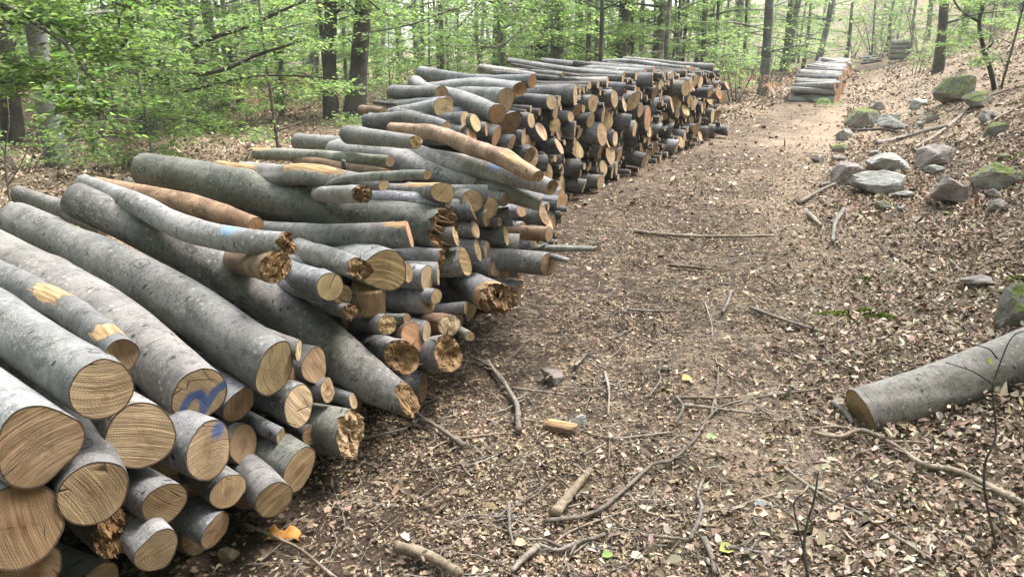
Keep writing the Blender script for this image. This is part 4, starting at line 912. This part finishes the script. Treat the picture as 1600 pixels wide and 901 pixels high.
# ---------------------------------------------------------------- trees
GREENN = [(.07, .125, .03), (.095, .155, .04), (.05, .095, .025), (.125, .18, .055), (.08, .12, .04)]
def spray(P0, D0, length, nleaf, L, rs, width=.5, droop=.1):
    """leaves of one flat beech spray: returns arrays"""
    t = rs.rand(nleaf)**.8; side = rs.rand(nleaf)*2-1
    D0 = D0/np.linalg.norm(D0); S = np.cross([0, 0, 1.], D0); S /= np.linalg.norm(S)+1e-9
    wdt = length*width*np.sin(math.pi*np.clip(t*.85+.12, 0, 1))
    P = P0+np.outer(t*length, D0)+np.outer(side*wdt, S)+np.stack([0*t, 0*t, .05*length*rs.randn(nleaf)-droop*t*t*length], 1)
    D = D0*.7+np.outer(side*1.1, S)+.35*rs.randn(nleaf, 3)*np.array([1, 1, .5])
    N = upn(nleaf, rs, .38)
    return P, D, N, L*(.65+.6*rs.rand(nleaf))
def foliage(parts, parent, rs, cols=GREENS, name='crown', hexa=False):
    P, D, N, L = [np.concatenate([p[i] for p in parts]) for i in range(4)]; n = len(P)
    return leaf_arr(name, P, D, N, L, L*(.55+.15*rs.rand(n)), pal(cols, n, rs, .2), LEAF, .12, .12, parent, hexa)
class Proto: pass
def tree_meshes(seed, h, r, zlow, zhigh, nsp, nl, L, spread, mat, lean=.03):
    rs = np.random.RandomState(seed); root = empty('beech_tree', (0, 0, 0)); mb = MB()
    lx, ly = lean*rs.randn(2); pts = [np.array([lx*z+.012*h*math.sin(z*.7+seed), ly*z+.012*h*math.cos(z*.6+seed), z]) for z in np.linspace(-.3, h, 9)]
    R = np.array([r*1.3]+[r*(1-.75*k/8) for k in range(1, 9)]); Pn, Rn = tube(mb, pts, R, 14, 34, .12, seed)
    parts = []
    nb = max(7, nsp//5)
    for b in range(nb):
        z = zlow+(zhigh-zlow)*(b+rs.rand())/nb; k = np.argmin(abs(Pn[:, 2]-min(z, h*.97))); a = rs.rand()*6.28; ln = spread*(.5+.6*rs.rand())*(1-.35*z/h)
        d = np.array([math.cos(a), math.sin(a), .15+.25*rs.rand()]); p0 = Pn[k]; p1 = p0+d*ln*.5; p2 = p0+d*ln+np.array([0, 0, -.1*ln])
        br = min(Rn[k]*.45, .012+.012*ln); tube(mb, [p0, p1, p2], [br, br*.6, br*.2], 5, 7, .1, b)
        for s in range(max(1, nsp//nb)):
            t = .25+.75*rs.rand(); q = p0+(p2-p0)*t+np.array([0, 0, .04*ln*rs.randn()]); aa = a+rs.choice([-1, 1])*(.3+.8*rs.rand())
            sl = spread*.32*(.6+.8*rs.rand()); parts.append(spray(q, np.array([math.cos(aa), math.sin(aa), .05*rs.randn()]), sl, nl, L, rs))
    tr = mb.build('trunk', mat, parent=root); fo = foliage(parts, root, rs); return root
def place(root, p, sc, rz, label, group, cat='tree', szx=None):
    r = root if not root.get('used') else root.copy()
    if r is not root:
        COL.objects.link(r)
        for ch in root.children:
            c = ch.copy(); COL.objects.link(c); c.parent = r
    root['used'] = 1
    r.location = p; s = szx or sc; r.scale = (s, s, sc); r.rotation_euler = (0, 0, rz); tag(r, label, cat, group); return r
PT = [tree_meshes(100, 11, .16, .8, 9, 90, 42, .085, 2.6, BARK_T), tree_meshes(101, 10, .12, .6, 8.5, 100, 42, .085, 2.4, BARK_T), tree_meshes(102, 9, .07, .4, 7, 90, 40, .085, 2.0, BARK_T), tree_meshes(103, 12, .18, 1.6, 10, 80, 42, .09, 2.8, BARK_D),
      tree_meshes(104, 8, .05, .3, 6, 90, 40, .08, 1.9, BARK_T)]
PR = [.16, .12, .07, .18, .05]
# trees one can tell apart: (u of the base, v of the base, trunk width in picture units, proto, label)
TR = [(108, 262, 34, 0, 'thick leaning grey beech trunk standing behind the near corner of the stack'), (18, 225, 28, 3, 'reddish brown trunk at the very edge behind the stack'), (228, 214, 24, 3, 'dark old trunk with a hooked snag behind the stack'),
      (232, 198, 20, 0, 'pale trunk close behind the dark hooked one'), (285, 178, 20, 1, 'straight pale grey trunk between the dark trunk and the twin trunks'), (140, 225, 12, 2, 'slim trunk right of the thick leaning beech'), (320, 165, 8, 4, 'thin straight stem in the gap behind the stack'), (255, 190, 8, 4, 'thin pole stem next to the pale grey trunk'),
      (526, 186, 22, 3, 'dark trunk of the twin pair behind the stack, its slimmer one'), (556, 186, 30, 3, 'stout dark trunk of the twin pair behind the stack'), (506, 180, 8, 2, 'thin pale stem touching the twin dark trunks'), (618, 150, 6, 4, 'thin upright stem just behind the rear of the tall stack'),
      (842, 140, 16, 3, 'dark forked trunk behind the middle of the tall stack'), (860, 140, 12, 1, 'grey trunk pressed against the dark forked one'), (748, 138, 6, 4, 'slender stem behind the near end of the tall stack'), (908, 138, 6, 4, 'slender pale stem behind the tall stack'), (993, 140, 9, 2, 'slim mottled trunk behind the top poles of the tall stack'),
      (1023, 138, 5, 4, 'thin leaning stem right of the mottled slim trunk'), (1043, 138, 5, 4, 'second thin stem right of the mottled slim trunk'), (1070, 140, 6, 2, 'thin grey trunk over the far end of the tall stack'), (1092, 142, 10, 1, 'grey trunk behind the far corner of the tall stack'), (1112, 142, 7, 2, 'dark thin trunk by the far corner of the tall stack'),
      (1184, 150, 17, 0, 'rough barked trunk standing in the open at the end of the tall stack'), (1228, 112, 12, 1, 'dark trunk left of the far stack'), (1255, 108, 6, 2, 'thin trunk behind the far stack'), (1275, 116, 11, 1, 'leaning grey trunk beside the far stack'), (1316, 95, 6, 2, 'slim trunk over the far stack'),
      (1459, 114, 15, 3, 'dark straight trunk on the bank right of the track'), (1498, 60, 11, 0, 'grey trunk high on the bank'), (1385, 80, 6, 2, 'slim stem at the head of the track'), (1425, 82, 5, 4, 'thin stem right of the head of the track'),
      (950, 132, 6, 2, 'grey thin trunk behind the top of the tall stack, middle'), (670, 140, 8, 2, 'grey stem behind the hooked log'), (790, 136, 7, 2, 'grey stem seen above the long top log'), (1150, 140, 6, 4, 'thin stem in the bush past the tall stack'), (430, 175, 8, 2, 'thin stem left of the twin dark trunks'), (380, 170, 10, 1, 'grey trunk in the clearing left of the twin trunks')]
rl = np.random.RandomState(33)
for (u, v, wpx, k, lb) in TR:
    p = gnd(u, v); r = wpx*zcam(p)/FPX/2; s = r/PR[k]; sz = np.clip(s, .8, 1.3)
    rt = place(PT[k], p-np.array([0, 0, .05]), 1., rl.rand()*6.28, lb, 'trees behind the log stacks')
    for ch in rt.children:
        if ch.name.startswith('trunk'): ch.scale = (max(.5, min(2.2, s)),)*2+(1,)
# further trees of the wood
for i in range(100):
    for _ in range(50):
        y = rl.uniform(20, 62); x = rl.uniform(-.75, .72)*y
        if x < .5185*y-6.0 or x > .47*y+4: break
    if not (x < .5185*y-6.0 or x > .47*y+4): continue
    k = rl.randint(5); p = (x, y, float(zg(x, y))-.1)
    place(PT[k], p, rl.uniform(.85, 1.25), rl.rand()*6.28, 'slim grey beech with pale green leaves deep in the wood', 'beeches deep in the wood')
for i in range(45):           # slender stems nearer the stacks
    for _ in range(60):
        y = rl.uniform(15, 38); x = rl.uniform(-.70, .42)*y
        if x < pile_x(y)-3.6: break
    else: continue
    place(PT[4 if i % 3 else 2], (x, y, float(zg(x, y))-.1), rl.uniform(.9, 1.3), rl.rand()*6.28, 'slender young trunk among the trees behind the log stacks', 'slender stems behind the stacks', szx=rl.uniform(.7, 1.1))
# small bent tree on the bank
def custom_tree(label, trunk, limbs, rs, mat, nleaf=(0, 0), L=.05, per=3, name='beech_tree', cat='tree', sprl=.5, cols=GREENS, hexa=True, group=None):
    root = empty(name, trunk[0][0]); root['label'] = label; root['category'] = cat
    if group: root['group'] = group
    b0 = np.array(trunk[0][0]); mb = MB(); parts = []
    tube(mb, [np.array(p)-b0 for p, r in trunk], [r for p, r in trunk], 12, len(trunk)*6, .12, 5); mb.build('trunk', mat, parent=root)
    for li, lim in enumerate(limbs):
        mb = MB(); Pn, Rn = tube(mb, [np.array(p)-b0 for p, r in lim], [r for p, r in lim], 7, len(lim)*7, .1, li)
        ln = np.linalg.norm(Pn[-1]-Pn[0])
        for s in range(nleaf[0]):
            i = rs.randint(len(Pn)//5, len(Pn)); t = Pn[min(i+1, len(Pn)-1)]-Pn[i-1]; t = t/(np.linalg.norm(t)+1e-9); a = math.atan2(t[1], t[0])+rs.choice([-1, 1])*(.35+.8*rs.rand())
            d = np.array([math.cos(a), math.sin(a), .25*rs.randn()]); l = sprl*(.5+.8*rs.rand()); q = Pn[i]
            tube(mb, [q, q+d*l*.5+np.array([0, 0, .02]), q+d*l], [min(Rn[i]*.5, .006), .003, .001], 3, 4, caps=False)
            parts.append(spray(q, d, l*1.1, nleaf[1], L, rs, .45, .06))
        mb.build('limb', mat, parent=root)
    if parts: foliage(parts, root, rs, cols, 'crown', hexa)
    return root
def pz(lst, r=None): return [(at(u, v, z), rr) for (u, v, z, rr) in lst]
rs = np.random.RandomState(55)
b = gnd(1557, 143); zb = zcam(b)
custom_tree('thin bent dark tree on the bank among mossy boulders', [(b-np.array([0, 0, .1]), .05)]+pz([(1548, 110, zb, .045), (1538, 82, zb, .042), (1530, 36, zb, .04), (1537, 0, zb, .038), (1545, -120, zb, .03), (1540, -260, zb, .02)]),
    [pz([(1530, 34, zb, .03), (1505, 20, zb, .022), (1490, 0, zb*.98, .016), (1470, -40, zb*.97, .008)]), pz([(1538, 82, zb, .028), (1552, 62, zb, .022), (1530, 38, zb*1.05, .012)]), pz([(1537, 0, zb, .02), (1580, -30, zb, .012), (1640, -40, zb*.95, .005)])], rs, BARK_D, (7, 40), .055, sprl=.6)
# beeches whose limbs hang in over the near stack
gl = gnd(-160, 330); zl = zcam(gl)
custom_tree('young beech outside the near corner, its dark limbs hanging over the stack', [(gl-np.array([0, 0, .1]), .11), (gl+np.array([.03, 0, 1.5]), .10), (gl+np.array([0, .1, 3]), .085), (gl+np.array([.1, .1, 5]), .06), (gl+np.array([0, .2, 7]), .03)],
    [pz([(-140, -20, zl*.95, .04), (0, 8, 5.8, .024), (60, 40, 5.6, .02), (108, 74, 5.5, .016), (140, 125, 5.4, .011), (168, 190, 5.3, .006)]), pz([(-150, -80, zl, .035), (55, 8, 6.2, .018), (115, 46, 6.0, .014), (138, 82, 5.9, .010), (190, 95, 5.8, .005)]),
     pz([(-150, 60, zl, .03), (0, 128, 6.5, .012), (60, 120, 6.3, .008), (110, 95, 6.2, .004)]), pz([(-150, -120, zl, .03), (120, -40, 6, .02), (180, 10, 5.8, .012), (185, 55, 5.7, .006)])], rs, BARK_D, (50, 42), .062, sprl=.45, cols=GREENN)
gl = gnd(232, 212); zl = zcam(gl)
custom_tree('dark hooked beech sending long low limbs toward the tall stack', [(gl-np.array([0, 0, .1]), .17)]+pz([(222, 120, zl, .14), (212, 60, zl, .13), (213, 30, zl, .12), (228, 22, zl, .09)]),
    [pz([(246, 84, zl*.9, .04), (290, 78, 9.5, .035), (330, 60, 9, .03), (390, 40, 8.5, .022), (430, 22, 8, .016), (478, 0, 7.8, .01)]), pz([(240, 110, zl, .04), (322, 115, 9.5, .03), (400, 86, 9, .024), (440, 74, 8.8, .018), (476, 62, 8.5, .01)]),
     pz([(235, 150, zl, .03), (270, 146, 11, .024), (310, 138, 10, .02), (380, 122, 9.4, .016), (440, 118, 9, .012), (540, 124, 8.6, .005)]), pz([(232, 160, zl, .03), (300, 190, 10, .018), (340, 200, 9.5, .012), (390, 195, 9, .005)]), pz([(222, 40, zl, .05), (180, 80, 9, .03), (200, 60, 8.5, .02), (195, 20, 8, .012), (192, -30, 8, .008)])], rs, BARK_D, (38, 36), .065, sprl=.65, hexa=False, cols=GREENN)
gl = gnd(900, 140); 
custom_tree('beech behind the tall stack with dark limbs reaching down on the near side', [(gl-np.array([0, 0, .1]), .16), (gl+np.array([.05, 0, 2.5]), .14), (gl+np.array([0, 0, 5]), .11), (gl+np.array([.1, 0, 8]), .06)],
    [pz([(880, -120, 17, .05), (700, -60, 13, .035), (640, 10, 11.5, .02), (610, 25, 11, .014), (575, 0, 10.5, .01)]), pz([(860, -60, 17, .04), (760, -5, 12, .022), (690, 20, 10.5, .016), (630, 42, 10, .010), (520, 58, 9.6, .004)]),
     pz([(870, -20, 17, .04), (800, 5, 12, .02), (760, 0, 11, .014), (700, 60, 10.5, .006)]), pz([(880, -30, 17, .04), (800, 60, 13, .016), (740, 72, 12, .01), (690, 70, 11.5, .005)])], rs, BARK_D, (40, 38), .065, sprl=.65, hexa=False, cols=GREENN)
# leafy saplings and bushes: (u, v of the foot, height m, width m, leaves, label)
def shrub(label, u, v, h, wd, n, cols, L, seed, name='shrub', cat='bush', stems=7):
    rs = np.random.RandomState(seed); p = gnd(u, v); root = empty(name, p); root['label'] = label; root['category'] = cat; mb = MB(); parts = []
    for s in range(stems):
        a = rs.rand()*6.28; q = np.array([math.cos(a)*wd*.5*rs.rand(), math.sin(a)*wd*.4*rs.rand(), 0]); tip = np.array([q[0]*2+.2*wd*rs.randn(), q[1]*2+.2*wd*rs.randn(), h*(.6+.5*rs.rand())])
        tube(mb, [q*.4, (q*.4+tip)/2+np.array([.05*wd*rs.randn(), 0, .08*h]), tip], [.014*h/1.2, .009*h/1.2, .003], 5, 8, .1, s)
        for k in range(7):
            t = .25+.75*rs.rand(); c = q*.4+(tip-q*.4)*t; b = rs.rand()*6.28
            if n: parts.append(spray(c, np.array([math.cos(b), math.sin(b), .2*rs.randn()]), wd*.4*(.5+.6*rs.rand()), n, L, rs))
            else: tube(mb, [c, c+np.array([math.cos(b), math.sin(b), .5])*wd*.25], [.004, .002], 3, 3, caps=False)
    mb.build('stem', STICK, parent=root)
    if n: foliage(parts, root, rs, cols, 'foliage')
DEADC = [(.30, .15, .08), (.22, .11, .06), (.36, .2, .12)]
for i, a in enumerate([('dark green bush beside the far end of the tall stack', 1150, 160, 2.0, 1.6, 26, GREENS, .07), ('rust coloured dead leafed bush in the clearing behind the stack', 440, 172, 1.0, 1.6, 26, DEADC, .07), ('low green plants behind the near corner of the stack', 190, 262, .55, 1.1, 22, GREENS, .06),
    ('green undergrowth bush left behind the stack', 350, 205, .9, 1.8, 24, GREENS, .07), ('low leafy sapling in front of the thick leaning beech', 40, 270, .9, 1.0, 20, GREENS, .06), ('green bush behind the near end of the tall stack', 600, 160, 1.5, 2.4, 26, GREENS, .08), ('leafy sapling in front of the dark bank trunk', 1430, 118, 1.4, 1.5, 24, GREENS, .06),
    ('thin leafy bush on the bank behind the boulders', 1480, 90, 1.5, 1.8, 24, GREENS, .07), ('brown leafed scrub beside the rough barked trunk', 1215, 155, .9, 1.6, 18, DEADC, .05), ('wide green sapling behind the middle of the tall stack', 930, 145, 2.6, 3.0, 30, GREENS, .09), ('leafy green sapling left of the far stack', 1200, 130, 2.4, 2.2, 28, GREENS, .08),
    ('green sapling over the head of the track', 1370, 92, 3.4, 3.2, 30, GREENS, .11), ('green sapling behind the jumble of poles', 1330, 92, 3., 3.0, 28, GREENS, .11), ('pale green sapling right of the head of the track', 1440, 84, 3.4, 3.2, 28, GREENS, .1), ('green undergrowth behind the twin dark trunks', 480, 170, 1.2, 2.6, 26, GREENS, .08), ('small green plant by the foot of the far stack', 1292, 168, .22, .5, 12, GREENS, .04)]): shrub(*a, 300+i)
# young beeches filling the wood at eye height
US = [tree_meshes(200+k, 4.2, .03, .25, 4., 60, 46, .085, 1.9, BARK_T) for k in range(3)]
rl = np.random.RandomState(44)
for i in range(75):
    for _ in range(60):
        y = 9+36*rl.rand()**.8; x = rl.uniform(-.72, .62)*y
        if x < pile_x(y)-4.2-.03*y or (x > .50*y+3.5 and y > 20): break
    else: continue
    if x < -.15*y and i % 5 < 2: continue
    place(US[i % 3], (x, y, float(zg(x, y))-.05), rl.uniform(.6, 1.15), rl.rand()*6.28, 'leafy young beech filling the gaps between the trunks of the wood', 'young beeches under the big trees')
for i in range(34):
    y = rl.uniform(15, 48); x = y*rl.uniform(.545, .80)+1.2
    if y < 24 and x/y > .66: continue
    place(US[i % 3], (x, y, float(zg(x, y))-.05), rl.uniform(.5, .95), rl.rand()*6.28, 'leafy young beech growing on the leaf strewn bank', 'young beeches on the bank')
# bare saplings near the camera
def sapling(label, base, up, leafs=(), r=.006):
    p = gnd(*base); zc = zcam(p); root = empty('bare_sapling', p); root['label'] = label; root['category'] = 'sapling'
    for i, path in enumerate(up):
        mb = MB(); pts = [at(u, v, zc*dz)-p for (u, v, dz) in path]; tube(mb, pts, np.linspace(r if i == 0 else r*.6, r*.35, len(pts)), 6, len(pts)*5, .15, i); mb.build('stem' if i == 0 else 'twig', TWIGD, parent=root)
    for (u, v, dz, px) in leafs:
        c = at(u, v, zc*dz)-p; l = px*zc/FPX; leaf_arr('leaf', np.array([c]), np.array([[.8, .2, -.3]]), np.array([[.2, -.7, .7]]), np.array([l]), np.array([l*.7]), np.array([(.35, .32, .04)]), LEAF, .1, .1, root)
sapling('small bare forked sapling standing on the track by the lower edge', (1265, 915), [[(1265, 915, 1), (1256, 858, 1.), (1262, 815, 1.), (1272, 780, 1), (1279, 735, 1)], [(1256, 858, 1), (1246, 820, 1), (1241, 785, 1), (1258, 768, 1)], [(1262, 815, 1), (1300, 788, 1.03), (1345, 762, 1.05), (1398, 725, 1.08)]])
sapling('thin bare sapling with one yellow leaf in front of the fallen log', (1560, 870), [[(1560, 870, 1), (1548, 815, 1), (1538, 762, 1), (1540, 720, 1), (1556, 680, 1), (1551, 610, 1), (1560, 575, 1), (1580, 528, 1), (1602, 516, 1)], [(1551, 600, 1), (1520, 580, 1), (1478, 566, 1.02)], [(1558, 560, 1), (1545, 545, 1), (1520, 538, 1)]], [(1543, 563, 1, 13)], .005)
sapling('bare thin stem rising among the leaves by the left edge', (18, 320), [[(18, 330, 1), (12, 290, 1), (8, 240, 1), (14, 190, 1), (10, 140, 1)], [(12, 290, 1), (30, 262, 1), (45, 230, 1)], [(8, 240, 1), (-5, 215, 1)]], r=.012)

# ---------------------------------------------------------------- the wood closing the view
rs = np.random.RandomState(91); n = 120000
def ring_wood(n):           # the same wood goes on round the track behind the viewer
    a = np.radians(rs.uniform(48, 312, n)); d = rs.uniform(13, 34, n); x, y = d*np.sin(a), d*np.cos(a); z = np.clip(zg(x, y), -1, 6)+.3+rs.rand(n)*20
    return x, y, z
y = rs.uniform(38, 90, n); x = rs.uniform(-.85, .85, n)*y; z = zg(x, y)+rs.rand(n)**1.3*20
cl = vnoise(x*.55, z*1.1+y*.2); k = (cl > -.1); x, y, z = x[k], y[k], z[k]; xr, yr, zr = ring_wood(130000); L = np.concatenate([.16+.16*rs.rand(len(x)), .36+.25*rs.rand(len(xr))])
x, y, z = np.r_[x, xr], np.r_[y, yr], np.r_[z, zr]; n = len(x)
fw = leaf_arr('far_woodland', np.stack([x, y, z], 1), randdir(n, rs, .3), upn(n, rs, .5), L, L*.65, pal(GREENS, n, rs, .2), LEAF, .1, .1, hexa=False)
tag(fw, 'pale green wood closing the view behind the trees', 'woodland', kind='stuff')
mb = MB()
for i in range(120):
    yy = rs.uniform(45, 85); xx = rs.uniform(-.8, .8)*yy; r = rs.uniform(.06, .16); b = np.array([xx, yy, float(zg(xx, yy))-.2]); l = rs.randn(2)*.4
    tube(mb, [b, b+np.array([l[0], 0, 5]), b+np.array([l[0]*1.8, l[1], 11])], [r, r*.8, r*.4], 6, 6, .1, i, caps=False)
tag(mb.build('far_trunks', BARK_T), 'massed grey trunks of the far wood', 'woodland', kind='stuff')

# ---------------------------------------------------------------- thin air haze
mb = MB(); a = 330.; lo, hi = -4., 34.
V = [(-a, -a, lo), (a, -a, lo), (a, a, lo), (-a, a, lo), (-a, -a, hi), (a, -a, hi), (a, a, hi), (-a, a, hi)]
m = bpy.data.materials.new('haze'); m.use_nodes = True; t = m.node_tree; t.nodes.remove(t.nodes['Principled BSDF'])
pv = t.nodes.new('ShaderNodeVolumePrincipled'); pv.inputs['Color'].default_value = (.9, .95, .9, 1); pv.inputs['Density'].default_value = .0009
t.links.new(pv.outputs[0], t.nodes['Material Output'].inputs['Volume'])
tag(mb.add(V, [(3, 2, 1, 0), (4, 5, 6, 7), (0, 1, 5, 4), (1, 2, 6, 5), (2, 3, 7, 6), (3, 0, 4, 7)]) or mb.build('haze', m, smooth=False), 'faint pale haze between the far trees', kind='stuff')
